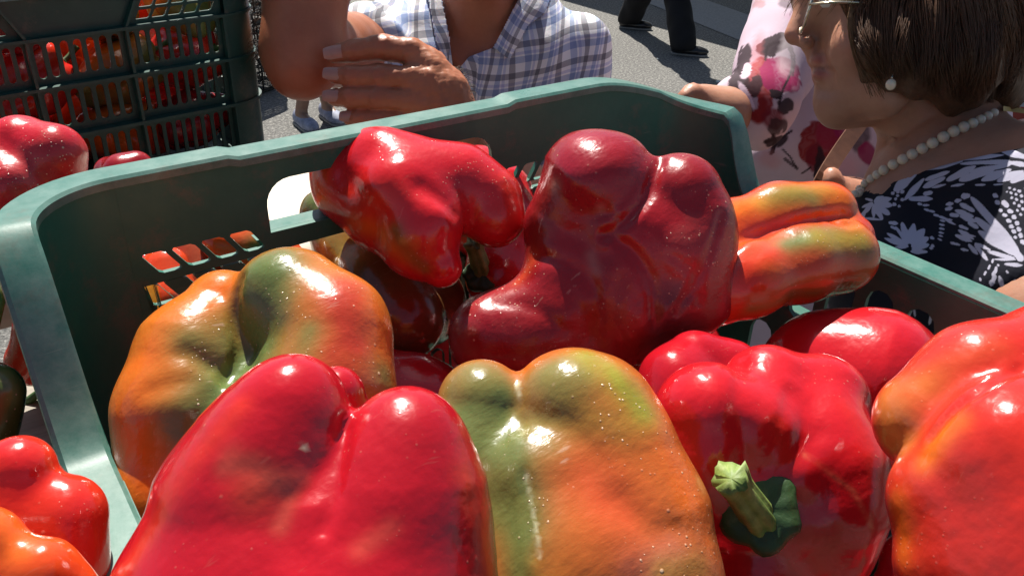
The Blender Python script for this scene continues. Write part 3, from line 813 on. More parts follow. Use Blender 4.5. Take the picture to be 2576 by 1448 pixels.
stem_of(D_, S(1908, 1282, dc-.0005), S(1922, 1322, dc-.001), S(1836, 1198, dc-.017), .0142, .0054, (S(1885, 1240, dc-.05)-S(1908, 1282, dc)))
dj = .425
stem_of(K_, S(1215, 690, .455), S(1215, 690, .455), S(1190, 610, .445), .010, .0045, (S(1190, 600, .40)-S(1215, 690, .455)))

# filler peppers: four ordinary peppers, copied
def proto(base, seed, colr2):
    rs = random.Random(seed); nl = rs.choice((3, 4)); L = []
    ln = rs.uniform(.075, .095); R0 = rs.uniform(.020, .024)
    for i in range(nl):
        a = 2*math.pi*i/nl+rs.uniform(-.2, .2); ro = .018
        L.append([((ro*math.cos(a), ro*math.sin(a), ln*.42), R0), ((ro*1.05*math.cos(a), ro*1.05*math.sin(a), 0), R0*.95), ((ro*.6*math.cos(a), ro*.6*math.sin(a), -ln*.45), R0*.72)])
    def f(p):
        out = None
        for lb in L:
            s = None
            for (a, ra), (b, rb) in zip(lb[:-1], lb[1:]):
                q = rc(p, a, b, ra, rb); s = q if s is None else smin(s, q, .02)
            out = s if out is None else smin(out, s, .006)
        return out+wob(p, .0010, .04, seed)
    V, Q = nets(f, (-.055, -.055, -.085), (.055, .055, .085), .0028)
    me = np_mesh('bell_pepper', V, Q)
    t = np.clip(.5+.9*wob(V.astype(np.float32), 1, .06, seed+3), 0, 1)[:, None]
    set_col(me, 'skin', np.array(base)*(1-t)+np.array(colr2)*t)
    o = link('bell_pepper', me, PEP)
    V, Fc = [], []
    prof = [(0, .003), (.011, .0025), (.014, 0), (.012, -.002)]
    for r, z in prof:
        for k in range(18):
            th = 2*math.pi*k/18; rr = r*(1+.12*math.cos(6*th)); V.append((rr*math.cos(th), rr*math.sin(th), ln*.42+R0*.72+z))
    for i in range(3):
        for k in range(18): Fc.append((i*18+k, i*18+(k+1) % 18, (i+1)*18+(k+1) % 18, (i+1)*18+k))
    c = link('calyx', mesh('calyx', V, Fc), CALYX); c.parent = o
    V, Fc = tube(smoothline([(0, 0, ln*.42+R0*.7), (.002, .001, ln*.42+R0*.7+.014), (.007, .002, ln*.42+R0*.7+.030)], 6), [.0045, .0035, .0032, .0033, .0038, .0044], 8)
    s = link('stem', mesh('stem', V, Fc), CALYX); s.parent = o
    return o
CALYX = simple('green_pepper_stalk', (.06, .12, .03), .55, 90, .5, .3, .001)
PROTO = [proto(CRIM, 101, RED), proto(RED, 102, SCAR), proto((.60, .05, .015), 103, ORA), proto(ORA, 104, OLIVE), proto(MAROON, 105, CRIM)]
used = set()
def filler(kind, loc, rot, label, group, scale=1.0):
    o = PROTO[kind] if kind not in used else copy_tree(PROTO[kind])
    used.add(kind); o.location = loc; o.rotation_euler = rot; o.scale = (scale,)*3
    return tag(o, label, 'pepper', group)
rs = random.Random(77)
def rot(): return (rs.uniform(0, 6.28), rs.uniform(0, 6.28), rs.uniform(0, 6.28))
# inside the dark crate behind (seen through its slots)
fx, fy = far.location.x, far.location.y; fr = far.rotation_euler.z
def infar(u, v, z): return (fx+u*math.cos(fr)-v*math.sin(fr), fy+u*math.sin(fr)+v*math.cos(fr), RZ+.012+z)
KN = {0: 'crimson', 1: 'red', 2: 'orange-red', 3: 'orange and green', 4: 'maroon'}
for iz, z in enumerate((-.205, -.140, -.075)):
    for ix, u in enumerate((-.125, -.045, .04, .122)):
        for iy, v in enumerate((-.205, -.115)):
            kd = rs.choice((0, 0, 1, 1, 1, 2, 4)) if (ix, iz, iy) not in ((2, 1, 0), (3, 2, 0), (2, 2, 0)) else 3
            if iz == 2 and iy == 0 and ix == 3: kd = 3
            filler(kd, infar(u+rs.uniform(-.008, .008), v+rs.uniform(-.008, .008), z), rot(),
                   (f'{KN[kd]} pepper behind the {("lowest", "middle", "upper")[iz]} slots of the dark crate, {("far left", "left of the middle", "right of the middle", "far right")[ix]}' if iy == 0 else f'{KN[kd]} pepper in the second row inside the dark slotted crate'), f'{KN[kd]} peppers packed inside the dark slotted crate', rs.uniform(.78, .9))
# under the heap in the front crate
for u, v, z, kd in ((-.12, -.06, -.17, 0), (-.03, -.06, -.17, 4), (.06, -.06, -.17, 0), (.125, -.07, -.15, 1), (-.12, -.15, -.18, 1), (-.03, -.15, -.18, 0), (.06, -.15, -.18, 4), (.125, -.16, -.17, 0),
                    (-.12, -.25, -.19, 0), (-.03, -.25, -.19, 0), (.06, -.26, -.19, 1), (.125, -.26, -.19, 4), (-.1, -.36, -.19, 1), (0, -.36, -.19, 0), (.1, -.36, -.19, 0), (.05, -.09, -.125, 4), (-.06, -.09, -.125, 0)):
    filler(kd, (u, v, RZ+z), rot(), f'{KN[kd]} pepper deep in the front crate below the heap, hardly seen', f'{KN[kd]} peppers buried in the front crate', .85)
# left crate and the loose ones behind the front crate
for u, v, z, kd in ((-.29, .02, -.1, 0), (-.29, -.1, -.1, 1), (-.30, -.2, -.12, 0), (-.29, .13, -.1, 1), (-.36, .18, -.06, 0)):
    filler(kd, (u, v, RZ+z), rot(), f'{KN[kd]} pepper low in the crate at the left, mostly hidden', f'{KN[kd]} peppers low in the left crate', .9)
for iz, z in enumerate((-.212, -.150, -.098)):
    for ix, u in enumerate((-.575, -.487, -.399, -.311)):
        for iy, v in enumerate((-.19, -.10, -.01, .08, .17, .25)):
            if iz == 2 and ix == 0 and iy % 2: continue
            kd = rs.choice((0, 0, 1, 1, 2, 4, 3))
            filler(kd, (u+rs.uniform(-.01, .01), v+rs.uniform(-.01, .01), RZ+z), rot(), f'{KN[kd]} pepper among those filling the crate at the left', f'{KN[kd]} peppers filling the left crate', rs.uniform(.82, .95))
for u, v, z, kd in ((-.16, .05, -.205, 0), (-.06, .06, -.205, 1), (-.12, .14, -.205, 0), (-.03, .15, -.205, 4), (-.09, .26, -.205, 0), (-.16, .24, -.205, 1), (-.15, .1, -.13, 0), (.06, .08, -.205, 0), (.07, .17, -.205, 1), (.01, .09, -.15, 2), (.05, .19, -.15, 0)):
    filler(kd, (u, v, RZ+z), rot(), f'{KN[kd]} pepper lying on the table behind the front crate', f'{KN[kd]} peppers on the table behind the front crate', .9)

sheet = []
for (x, y) in ((-.088, .045), (.115, .060), (.135, .235), (-.060, .215)): sheet.append((x, y))
V = []; F_ = []
for t in (0, .003):
    for j in range(9):
        for i in range(9):
            u, v_ = i/8, j/8
            x = (sheet[0][0]*(1-u)+sheet[1][0]*u)*(1-v_)+(sheet[3][0]*(1-u)+sheet[2][0]*u)*v_; y = (sheet[0][1]*(1-u)+sheet[1][1]*u)*(1-v_)+(sheet[3][1]*(1-u)+sheet[2][1]*u)*v_
            V.append((x, y, RZ-.100+.006*math.sin(u*4+v_*2)+.004*math.sin(v_*7)+t))
for j in range(8):
    for i in range(8):
        q = (j*9+i, j*9+i+1, (j+1)*9+i+1, (j+1)*9+i); F_.append(q[::-1]); F_.append(tuple(a+81 for a in q))
bd = [i for i in range(9)]+[9*j+8 for j in range(1, 9)]+[72+i for i in range(7, -1, -1)]+[9*j for j in range(7, 0, -1)]
for a, b in zip(bd, bd[1:]+bd[:1]): F_.append((a, b, b+81, a+81))
tag(link('cardboard_sheet', mesh('cardboard_sheet', V, F_), simple('pale_cardboard', (.80, .72, .58), .8, 25, .2, .3, .002)), 'pale sheet of cardboard seen through the hand hole of the front crate', 'cardboard')

# ------------------------------------------------------------------ people
def traceN(f, xs, ys, d0=.3, d1=2.5):
    xs = np.asarray(xs, float); ys = np.asarray(ys, float)
    v = FW[None]+RT[None]*((xs-1288)/FPX)[:, None]+UP[None]*((724-ys)/FPX)[:, None]
    L = np.linalg.norm(v, axis=1); t = np.full(len(xs), d0)
    act = np.arange(len(xs))
    for _ in range(90):
        s = f((CAM+v[act]*t[act][:, None]).astype(np.float32)); t[act] = np.minimum(t[act]+np.where(s > 2e-4, s/L[act]*.9, 0), d1)
        act = act[(s > 2e-4) & (t[act] < d1)]
        if len(act) == 0: break
    return t
def prims(lst, k):
    """list of ('c', a, b, ra, rb[, k]) / ('s', c, r[, k]) / ('e', c, axes, radii[, k]) blended into one field"""
    def f(p):
        o = None
        for q in lst:
            if q[0] == 'c': s = rc(p, q[1], q[2], q[3], q[4]); kk = q[5] if len(q) > 5 else k
            elif q[0] == 's': s = np.sqrt(((p-np.asarray(q[1], np.float32))**2).sum(-1))-q[2]; kk = q[3] if len(q) > 3 else k
            else: s = ell(p, q[1], q[2], q[3]); kk = q[4] if len(q) > 4 else k
            o = s if o is None else smin(o, s, kk)
        return o
    pts = []
    for q in lst:
        if q[0] == 'c': pts += [np.asarray(q[1])-q[3], np.asarray(q[1])+q[3], np.asarray(q[2])-q[4], np.asarray(q[2])+q[4]]
        elif q[0] == 's': pts += [np.asarray(q[1])-q[2], np.asarray(q[1])+q[2]]
        else: pts += [np.asarray(q[1])-max(q[3]), np.asarray(q[1])+max(q[3])]
    return f, pts
def mixed(sets):
    V = []; Q = []; o = 0
    for v, q in sets: V.append(v); Q.append(q+o); o += len(v)
    return np.concatenate(V), np.concatenate(Q)
def box_of(pts, pad=.02): return bounds(pts, pad)
CAMAX = np.stack([RT, UP, FW])
def c2(a, b, k=None):
    """capsule between two (x, y, d, r px) view specs"""
    t = ('c', S(*a[:3]), S(*b[:3]), a[3]*a[2]/FPX, b[3]*b[2]/FPX); return t+((k,) if k else ())
def s1(a, k=None):
    t = ('s', S(*a[:3]), a[3]*a[2]/FPX); return t+((k,) if k else ())
def cm(a, b, k=None):
    """capsule, radii already in metres"""
    t = ('c', S(*a[:3]), S(*b[:3]), a[3], b[3]); return t+((k,) if k else ())
def mottle(V, c1, c2_, amp, wl, seed):  # random mottling between two tones
    t = np.clip(.5+.5*wob(V.astype(np.float32), amp, wl, seed), 0, 1)[:, None]
    return np.array(c1)*(1-t)+np.array(c2_)*t
def poly_sd(px, py, poly):
    """signed distance (negative inside) to a polygon"""
    d = np.full(px.shape, 1e9); ins = np.zeros(px.shape, bool); n = len(poly)
    for i in range(n):
        (x0, y0), (x1, y1) = poly[i], poly[(i+1) % n]
        ex, ey = x1-x0, y1-y0; wx, wy = px-x0, py-y0
        t = np.clip((wx*ex+wy*ey)/(ex*ex+ey*ey+1e-12), 0, 1)
        d = np.minimum(d, np.hypot(wx-ex*t, wy-ey*t))
        c = (y0 <= py) != (y1 <= py)
        if ey != 0: ins ^= c & (px < x0+(py-y0)*ex/ey)
    return np.where(ins, -d, d)
def pxd(p):
    v = p-CAM.astype(np.float32); d = v@FW.astype(np.float32)
    return 1288+FPX*(v@RT.astype(np.float32))/d, 724-FPX*(v@UP.astype(np.float32))/d, d
def head_prims(c, fw, s=1.0, up=(0, 0, 1)):
    """plain head with a face: skull, jaw, nose, brow, ears"""
    c = np.asarray(c); fw = np.asarray(fw)/np.linalg.norm(fw); up = np.asarray(up, float); rt = np.cross(fw, up); rt /= np.linalg.norm(rt); up = np.cross(rt, fw)
    A = np.stack([rt, fw, up])
    def P(x, y, z): return c+s*(rt*x+fw*y+up*z)
    L = [('e', P(0, -.012, .03), A, np.array([.074, .094, .092])*s), ('e', P(0, .03, -.03), A, np.array([.062, .062, .082])*s, .03*s),
         ('c', P(0, .06, -.085), P(0, .055, -.095), .028*s, .026*s, .03*s), ('c', P(0, .085, .015), P(0, .108, -.022), .010*s, .014*s, .012*s),
         ('c', P(-.035, .074, .032), P(.035, .074, .032), .014*s, .014*s, .02*s), ('c', P(-.018, .088, -.055), P(.018, .088, -.055), .008*s, .008*s, .012*s),
         ('e', P(.074, -.01, 0), A, np.array([.010, .02, .032])*s, .006*s), ('e', P(-.074, -.01, 0), A, np.array([.010, .02, .032])*s, .006*s)]
    return L, P, A
EYE = simple('eye_white', (.75, .72, .68), .2, 30, .1, 0, .001); IRIS = simple('dark_iris', (.03, .02, .012), .15, 30, .1, 0, .001)
HAIRM = {}
def hairmat(name, col):
    if name in HAIRM: return HAIRM[name]
    m, n, l, b = mat(name)
    tc = N(n, 'ShaderNodeTexCoord'); mp = N(n, 'ShaderNodeMapping'); l.new(tc.outputs['Object'], mp.inputs[0]); mp.inputs['Scale'].default_value = (260, 260, 20)
    q = noise(n, l, 1, 4, .6, mp.outputs[0]); q2 = noise(n, l, 14, 4, .6)
    c = ramp(n, l, q.outputs[0], [(.3, tuple(x*.65 for x in col)), (.55, col), (.8, tuple(min(1, x*1.6) for x in col))]).outputs[0]
    c = mixc(n, l, math_(n, l, 'MULTIPLY', q2.outputs[0], .6), c, (.45, .4, .4), 'MULTIPLY')
    l.new(c, b.inputs['Base Color']); b.inputs['Roughness'].default_value = .5; b.inputs['Specular IOR Level'].default_value = .35
    bump(n, l, q.outputs[0], .35, .002, b); HAIRM[name] = m; return m
def uvball(c, r, nu=12, nv=8):
    V = [(c[0], c[1], c[2]+r)]; Fc = []
    for j in range(1, nv):
        for i in range(nu):
            th = math.pi*j/nv; ph = 2*math.pi*i/nu; V.append((c[0]+r*math.sin(th)*math.cos(ph), c[1]+r*math.sin(th)*math.sin(ph), c[2]+r*math.cos(th)))
    V.append((c[0], c[1], c[2]-r)); e = len(V)-1
    for i in range(nu): Fc.append((0, 1+i, 1+(i+1) % nu)); Fc.append((e, e-nu+(i+1) % nu, e-nu+i))
    for j in range(nv-2):
        for i in range(nu): a = 1+j*nu; Fc.append((a+i, a+nu+i, a+nu+(i+1) % nu, a+(i+1) % nu))
    return V, Fc
def add_eyes(P, parent, s=1.0):
    for sx in (-1, 1):
        e = link('eye', mesh('eye', *uvball(P(sx*.031, .079, .008), .0125*s)), EYE, parent)
        i = link('iris', mesh('iris', *uvball(P(sx*.031, .0868, .008), .006*s)), IRIS, e)
def colmesh(name, sets, colf, material, parent=None):
    V, Q = mixed(sets) if isinstance(sets, list) else sets
    me = np_mesh(name, V, Q); set_col(me, 'skin', colf(V) if callable(colf) else np.tile(np.array(colf, float), (len(V), 1)))
    return link(name, me, material, parent)
LEATHER = simple('black_shoe_leather', (.012, .012, .013), .25, 50, .3, .2, .001)
def cloth(name, col, rough=.85): return simple(name, col, rough, 180, .3, .4, .0012)

def bystander(label, hip, feet, facing, H, skin, top, legs, shoe, hairc, short=False, arms=None, lean=(0, 0), group=None):
    """full standing or walking figure, seen only in part; feet = two ground points"""
    hip = np.asarray(hip, float); fw = np.array([facing[0], facing[1], 0.]); fw /= np.linalg.norm(fw); rt = np.cross(fw, [0, 0, 1.]); z = np.array([0, 0, 1.])
    k = H/1.72; sh = hip+z*.50*k+np.array([lean[0], lean[1], 0])
    hc = sh+z*.27*k+fw*.02
    hp, P, A = head_prims(hc, fw, k)
    body = list(hp)+[('c', sh+z*.02, hc-z*.06*k, .055*k, .05*k, .03), ('c', sh-rt*.13*k, sh+rt*.13*k, .055*k, .055*k, .05), ('e', sh-z*.20*k, np.stack([rt, fw, z]), np.array([.15, .10, .24])*k, .06), ('c', hip-rt*.06, hip+rt*.06, .10*k, .10*k, .06)]
    tops = [('c', sh-rt*.15*k-z*.01, sh+rt*.15*k-z*.01, .062*k, .062*k, .05), ('e', sh-z*.20*k, np.stack([rt, fw, z]), np.array([.165, .115, .26])*k, .06), ('c', hip-rt*.06+z*.03, hip+rt*.06+z*.03, .118*k, .118*k, .08)]
    trs = [('c', hip-rt*.055, hip+rt*.055, .108*k, .108*k, .05)]
    shoes = []
    for i, (ft, sgn) in enumerate(zip(feet, (-1, 1))):
        ft = np.asarray(ft, float); hj = hip+rt*sgn*.085*k-z*.05; ank = ft+z*.085-fw*.02; kn = (hj+ank)/2+fw*(.05 if i else .03)
        body += [('c', hj, kn, .07*k, .05*k, .03), ('c', kn, ank, .05*k, .036*k, .02), ('c', ank-z*.03, ank-z*.04+fw*.10, .034, .026, .02)]
        if short: trs += [('c', hj, hj+(kn-hj)*.85, .095*k, .085*k, .03)]
        else: trs += [('c', hj, kn, .105*k, .095*k, .03), ('c', kn, ank+z*.0, .095*k, .098*k, .02)]
        sl = [('e', ft+z*.045-fw*.045, np.stack([rt, fw, z]), np.array([.040, .062, .048]), .02), ('e', ft+z*.034+fw*.07, np.stack([rt, fw, z]), np.array([.046, .105, .036]), .03), ('c', ft+z*.03-fw*.05, ft+z*.03+fw*.1, .028, .03, .02)]
        shoes.append((sl, ft))
        a = arms[i] if arms else None
        el = sh+rt*sgn*.22*k-z*.27*k+fw*.02; wr = el-z*.22*k+fw*(.06+.1*i)
        hd = wr-z*.05*k+fw*.02
        body += [('c', sh+rt*sgn*.165*k, el, .048*k, .04*k, .03), ('c', el, wr, .04*k, .028*k, .02), ('c', wr, hd, .028*k, .032*k, .02)]
        q = np.cross(rt, fw)
        for j in range(4): body.append(('c', hd+fw*(.021-.014*j)*k, hd+fw*(.024-.013*j)*k-z*(.085-.008*abs(j-1))*k-rt*sgn*.01, .0095*k, .008*k, .003))
        body.append(('c', wr-z*.02*k+fw*.02, wr-z*.085*k+fw*.055*k, .012*k, .009*k, .006))
        tops += [('c', sh+rt*sgn*.165*k, sh+rt*sgn*.165*k+(el-sh-rt*sgn*.165*k)*.7, .062*k, .058*k, .03)]
    def mk(lst, kk, h):
        f, pts = prims(lst, kk); lo, hi = box_of(pts); return nets(f, lo, hi, h)
    root = colmesh('person', mk(body, .02, .0125), lambda V: mottle(V, skin, tuple(x*.8 for x in skin), 1, .12, 3), SKIN)
    tag(root, label, 'person', group)
    colmesh('top', mk(tops, .04, .012), lambda V: mottle(V, top, tuple(x*.8 for x in top), 1, .1, 5), FABRIC, root)
    def cut(lst):
        f, pts = prims(lst, .03)
        return (lambda p: f(p)+wob(p, .006, .14, 8)), pts
    f, pts = cut(trs); lo, hi = box_of(pts)
    zmin = .045
    colmesh('shorts' if short else 'trousers', nets(lambda p: smax(f(p), zmin-p[..., 2], .01), lo, hi, .011), lambda V: mottle(V, legs, tuple(x*.7 for x in legs), 1, .1, 6), FABRIC, root)
    for sl, ft in shoes:
        ff, pts = prims(sl, .02); lo, hi = box_of(pts)
        sh_ = link('shoe', np_mesh('shoe', *nets(lambda p: smax(ff(p), .012-p[..., 2], .006), lo, hi, .006)), shoe, root)
        fs, pts = prims([('c', ft+z*.0-fw*.06, ft+fw*.12, .043, .05)], .01); lo, hi = box_of(pts)
        link('sole', np_mesh('sole', *nets(lambda p: smax(smax(fs(p), p[..., 2]-.016, .004), .002-p[..., 2], .004), lo, hi, .005)), SOLE, sh_)
    fh, pts = prims([('e', P(0, -.022, .045), A, np.array([.084, .096, .092])*k), ('e', P(0, -.06, -.02), A, np.array([.07, .05, .07])*k)], .03)
    lo, hi = box_of(pts); cf = P(0, .06, .0)
    link('hair', np_mesh('hair', *nets(lambda p: smax(fh(p), -(np.sqrt(((p-np.asarray(P(0, .105, -.03), np.float32))**2).sum(-1))-.10*k), .01), lo, hi, .009)), hairmat(*hairc), root)
    add_eyes(P, root, k)
    return root
SOLE = simple('pale_shoe_sole', (.22, .21, .20), .6, 60, .3, .2, .001)

# --- man with the checked shirt
def man():
    EXH = np.array([RT[0], RT[1], 0]); EXH /= np.linalg.norm(EXH); Z = np.array([0, 0, 1.]); TO = np.cross(EXH, Z)*-1
    TO = -np.array([FW[0], FW[1], 0]); TO /= np.linalg.norm(TO)
    O = S(1205, 62, 1.33)
    A = np.stack([EXH, TO, Z])
    def P(x, f, z): return O+EXH*x+TO*f+Z*z
    hc = P(-.005, .065, .215)
    hp, HP, HA = head_prims(hc, TO*1+EXH*.05-Z*.32, 1.0)
    elb = S(762, 128, .975); wrist_r = S(800, -520, 1.04)
    sh_r = P(-.150, -.03, -.045); sh_l = P(.150, -.03, -.06); el_l = P(.185, .02, -.34)
    wrL = S(1150, 345, .95)
    body = list(hp)+[('c', P(0, -.03, -.04), P(0, .02, .12), .060, .054, .03), ('e', P(0, -.015, -.18), A, (.150, .098, .20), .05), ('c', P(-.12, -.03, -.05), P(.12, -.03, -.06), .055, .055, .05), ('e', P(0, -.01, -.42), A, (.14, .095, .2), .06),
            ('c', sh_r, elb, .052, .043, .03), ('c', elb, S(772, -90, .985), .0455, .0495, .015), ('c', S(775, -90, .985), wrist_r, .049, .029, .02), ('s', S(757, 186, .966), .027, .02),
            ('c', wrist_r, wrist_r+Z*.07, .030, .036, .02), ('c', P(-.045, .045, -.03), P(-.012, .062, -.055), .012, .010, .02), ('c', P(.045, .045, -.03), P(.012, .062, -.055), .012, .010, .02)]
    for j in range(4):
        b0 = wrist_r+Z*.095+EXH*(.028-.018*j); body.append(('c', b0, b0+Z*(.075-.008*abs(j-1))+TO*.02, .0095, .0075, .004))
    body.append(('c', wrist_r+Z*.03+EXH*.025, wrist_r+Z*.08+EXH*.06, .012, .009, .006))
    body += [('c', sh_l, el_l, .050, .043, .03), ('c', el_l, wrL, .043, .031, .02)]
    f, pts = prims(body, .02); fb = lambda p: f(p)+wob(p, .0012, .05, 21)
    lo, hi = box_of(pts); up1 = nets(fb, lo, hi, .0062)
    # left hand closing on the right elbow: four fingers, each its own bent chain
    H = [c2((1120, 235, .935, 62), (1150, 335, .95, 66)), c2((1072, 168, .932, 40), (1140, 320, .95, 58), .02), c2((1075, 215, .930, 40), (1140, 330, .95, 50), .02), c2((1070, 262, .932, 36), (1140, 340, .95, 50), .02), c2((1050, 300, .938, 32), (1140, 350, .95, 48), .02)]
    fing = [[(1084, 163, .930, 38), (1035, 130, .925, 35), (962, 119, .922, 33), (893, 128, .926, 29), (843, 137, .930, 24)],
            [(1082, 212, .926, 37), (1030, 198, .920, 33), (955, 192, .918, 32), (885, 192, .922, 28), (842, 190, .928, 23)],
            [(1075, 262, .928, 35), (1020, 252, .921, 31), (950, 246, .919, 30), (882, 245, .924, 27), (840, 245, .930, 22)],
            [(1060, 303, .934, 30), (1010, 298, .928, 27), (955, 297, .926, 26), (905, 296, .930, 23), (880, 296, .934, 20)]]
    FL = []
    for fi in fing:
        fi2 = [(x, y, d, r*.94) for x, y, d, r in fi]; FL.append([c2(a, b) for a, b in zip(fi2[:-1], fi2[1:])])
    thumb = [c2((1090, 330, .955, 40), (1000, 330, .975, 32)), c2((1000, 330, .975, 32), (930, 310, .985, 26))]
    fh, hpts = prims(H, .02)
    ff = [prims(L, .004) for L in FL]; ft, tpts = prims(thumb, .006)
    WR = []
    for fi in fing:                                         # knuckle swellings and the creases across them
        for j, dx in ((2, (-14, -6, 2, 10)), (3, (-7, 0, 7))):
            x, y, d, r = fi[j]
            WR.append((S(x, y-4, d-r*d/FPX*.6), S(x, y+4, d-r*d/FPX*.6), .007, -.0014))
            for q in dx:
                WR.append((S(x+q, y-r*.75, d-r*d/FPX*.55), S(x+q+2, y+r*.5, d-r*d/FPX*.75), .0009, .0007))
        x, y, d, r = fi[0]; WR.append((S(x, y, d-r*d/FPX*.7), S(x+4, y+6, d-r*d/FPX*.7), .009, -.0024))
    for a, b in (((1078, 175, .905), (1130, 300, .91)), ((1075, 225, .90), (1135, 320, .91)), ((1075, 265, .902), (1140, 330, .915))): WR.append((S(*a), S(*b), .0035, -.0016))
    def hand(p):
        o = fh(p)
        fs = None
        for g, _ in ff:
            s = g(p); fs = s if fs is None else smin(fs, s, .0022)
        o = smin(o, fs, .011); o = smin(o, ft(p), .01)
        m_ = np.abs(o) < .008
        if m_.any():
            q = p[m_]; add = 0
            for a, b, wd, dp_ in WR:
                add = add+dp_*np.exp(-(rc(q, a, b, 0, 0)/wd)**2)
            o[m_] += add
        return o+wob(p, .00055, .012, 31)+wob(p, .0003, .005, 33)
    pts = hpts+tpts+[q for _, pp in ff for q in pp]
    lo, hi = box_of(pts, .012); hnd = nets(hand, lo, hi, .0019)
    def colr(V):
        px, py, d = pxd(V.astype(np.float32))
        c = mottle(V, (.50, .19, .095), (.42, .15, .075), 1.2, .05, 4)
        g = np.exp(-(((px-760)/110)**2+((py-215)/50)**2))*(np.abs(d-.96) < .09)
        c = c*(1-.5*g[:, None])+np.array((.42, .10, .05))*.5*g[:, None]
        for fi in fing:                                     # finger joints a little redder
            for x, y, dd, r in fi[2:4]:
                g = np.exp(-(((px-x)/22)**2+((py-y)/30)**2))*(np.abs(d-dd) < .05); c = c*(1-.25*g[:, None])+np.array((.45, .13, .08))*.25*g[:, None]
        return c
    root = colmesh('person', [up1, hnd], colr, SKIN)
    tag(root, 'man in an open-necked checked shirt behind the crates, one hand gripping his raised elbow', 'person')
    nail = simple('finger_nail', (.50, .25, .19), .3, 60, .2, .1, .0005)
    for fi in fing[:4]:
        x, y, d, r = fi[-1]; x2, y2, d2, r2 = fi[-2]
        a = S(x, y, d); ax = S(x2, y2, d2)-a; ax /= np.linalg.norm(ax); up = np.cross(ax, FW); up /= np.linalg.norm(up); nn = np.cross(up, ax)
        if nn@FW > 0: nn = -nn
        R0 = r*d/FPX; V = []; Fc = []
        n1, n2 = 7, 7
        for i in range(n1):
            for j in range(n2):
                u = (i/(n1-1)-.22)*2.0*R0-.0012; w_ = (j/(n2-1)*2-1)*.78*(1-.30*(max(0, .35-i/(n1-1))/.35)**2)
                V.append(a+ax*u*1.0-ax*R0*.35+up*R0*math.sin(w_)*1.0+nn*(R0*math.cos(w_)*1.03+.0004))
        for i in range(n1-1):
            for j in range(n2-1): Fc.append((i*n2+j, i*n2+j+1, (i+1)*n2+j+1, (i+1)*n2+j))
        link('fingernail', mesh('fingernail', V, Fc), nail, root)
    # shirt
    tors = [('e', P(0, -.015, -.18), A, (.172, .118, .22), .05), ('c', P(-.135, -.03, -.045), P(.135, -.03, -.055), .064, .064, .06), ('e', P(0, -.005, -.44), A, (.165, .118, .24), .06),
            ('c', P(-.05, -.045, .01), P(.05, -.045, .01), .058, .058, .04),
            ('c', P(.138, -.03, -.06), P(.185, .0, -.33), .061, .068, .05), ('c', P(-.135, -.03, -.05), P(-.135, -.03, -.05)+(elb-P(-.135, -.03, -.05))*.36, .066, .064, .04)]
    fs, pts = prims(tors, .04)
    VN = [(1040, -300), (1095, -60), (1112, 0), (1132, 110), (1150, 250), (1155, 262), (1157, 170), (1180, 143), (1241, 120), (1303, 0), (1330, -60), (1380, -300)]
    slv = P(-.135, -.03, -.05)+(elb-P(-.135, -.03, -.05))*.33; sax = (elb-P(-.135, -.03, -.05)); sax /= np.linalg.norm(sax)
    def shirt(p):
        px, py, d = pxd(p)
        s = fs(p)
        q = (p-O.astype(np.float32))
        lx = q@EXH.astype(np.float32); lz = q[..., 2]
        # folds running from the shoulder across the chest and down the sleeve
        s = s+.0035*np.sin((lx*.9-lz*.55)*95+3*np.sin(lz*19)+2)*np.clip((lx-.02)/.06, 0, 1)+.0035*np.sin((lx*1.0+lz*.25)*105+2*np.sin(lz*15))*np.clip((-lx-.01)/.05, 0, 1)+wob(p, .0045, .07, 12)
        v = poly_sd(px, py, VN)*d/FPX
        v = np.where(d < 1.36, v, .05)
        s = smax(s, -v, .004)
        s = np.maximum(s, (q[..., 2]-.075))
        return s
    lo, hi = box_of(pts, .02)
    lo2 = lo.copy(); V, Q = nets(shirt, lo2, hi, .0042)
    me = np_mesh('shirt', V, Q)
    m, n, l, b = mat('checked_cotton')
    at = N(n, 'ShaderNodeAttribute', attribute_name='weave'); sp = N(n, 'ShaderNodeSeparateXYZ'); l.new(at.outputs['Vector'], sp.inputs[0])
    def band(src, off, wd, per=.040):
        fr = math_(n, l, 'FRACT', math_(n, l, 'ADD', math_(n, l, 'DIVIDE', src, per), off))
        return math_(n, l, 'MULTIPLY', math_(n, l, 'GREATER_THAN', fr, .02), math_(n, l, 'LESS_THAN', fr, wd))
    c = None
    col = N(n, 'ShaderNodeRGB'); col.outputs[0].default_value = (.82, .82, .84, 1); c = col.outputs[0]
    for ch in (0, 1):
        s_ = sp.outputs[ch]
        c = mixc(n, l, math_(n, l, 'MULTIPLY', band(s_, .0, .24), .62), c, (.25, .37, .64), 'MULTIPLY')
        c = mixc(n, l, math_(n, l, 'MULTIPLY', band(s_, .5, .22), .70), c, (.22, .21, .24), 'MULTIPLY')
        c = mixc(n, l, math_(n, l, 'MULTIPLY', band(s_, .72, .12), .5), c, (.45, .5, .8), 'MULTIPLY')
    l.new(c, b.inputs['Base Color']); b.inputs['Roughness'].default_value = .85; b.inputs['Specular IOR Level'].default_value = .2
    b.inputs['Subsurface Weight'].default_value = .12; b.inputs['Subsurface Scale'].default_value = .004
    q = noise(n, l, 900, 2, .5); q2 = noise(n, l, 45, 4, .6)
    bump(n, l, q.outputs[0], .3, .0006, b, bump(n, l, q2.outputs[0], .35, .004, None))
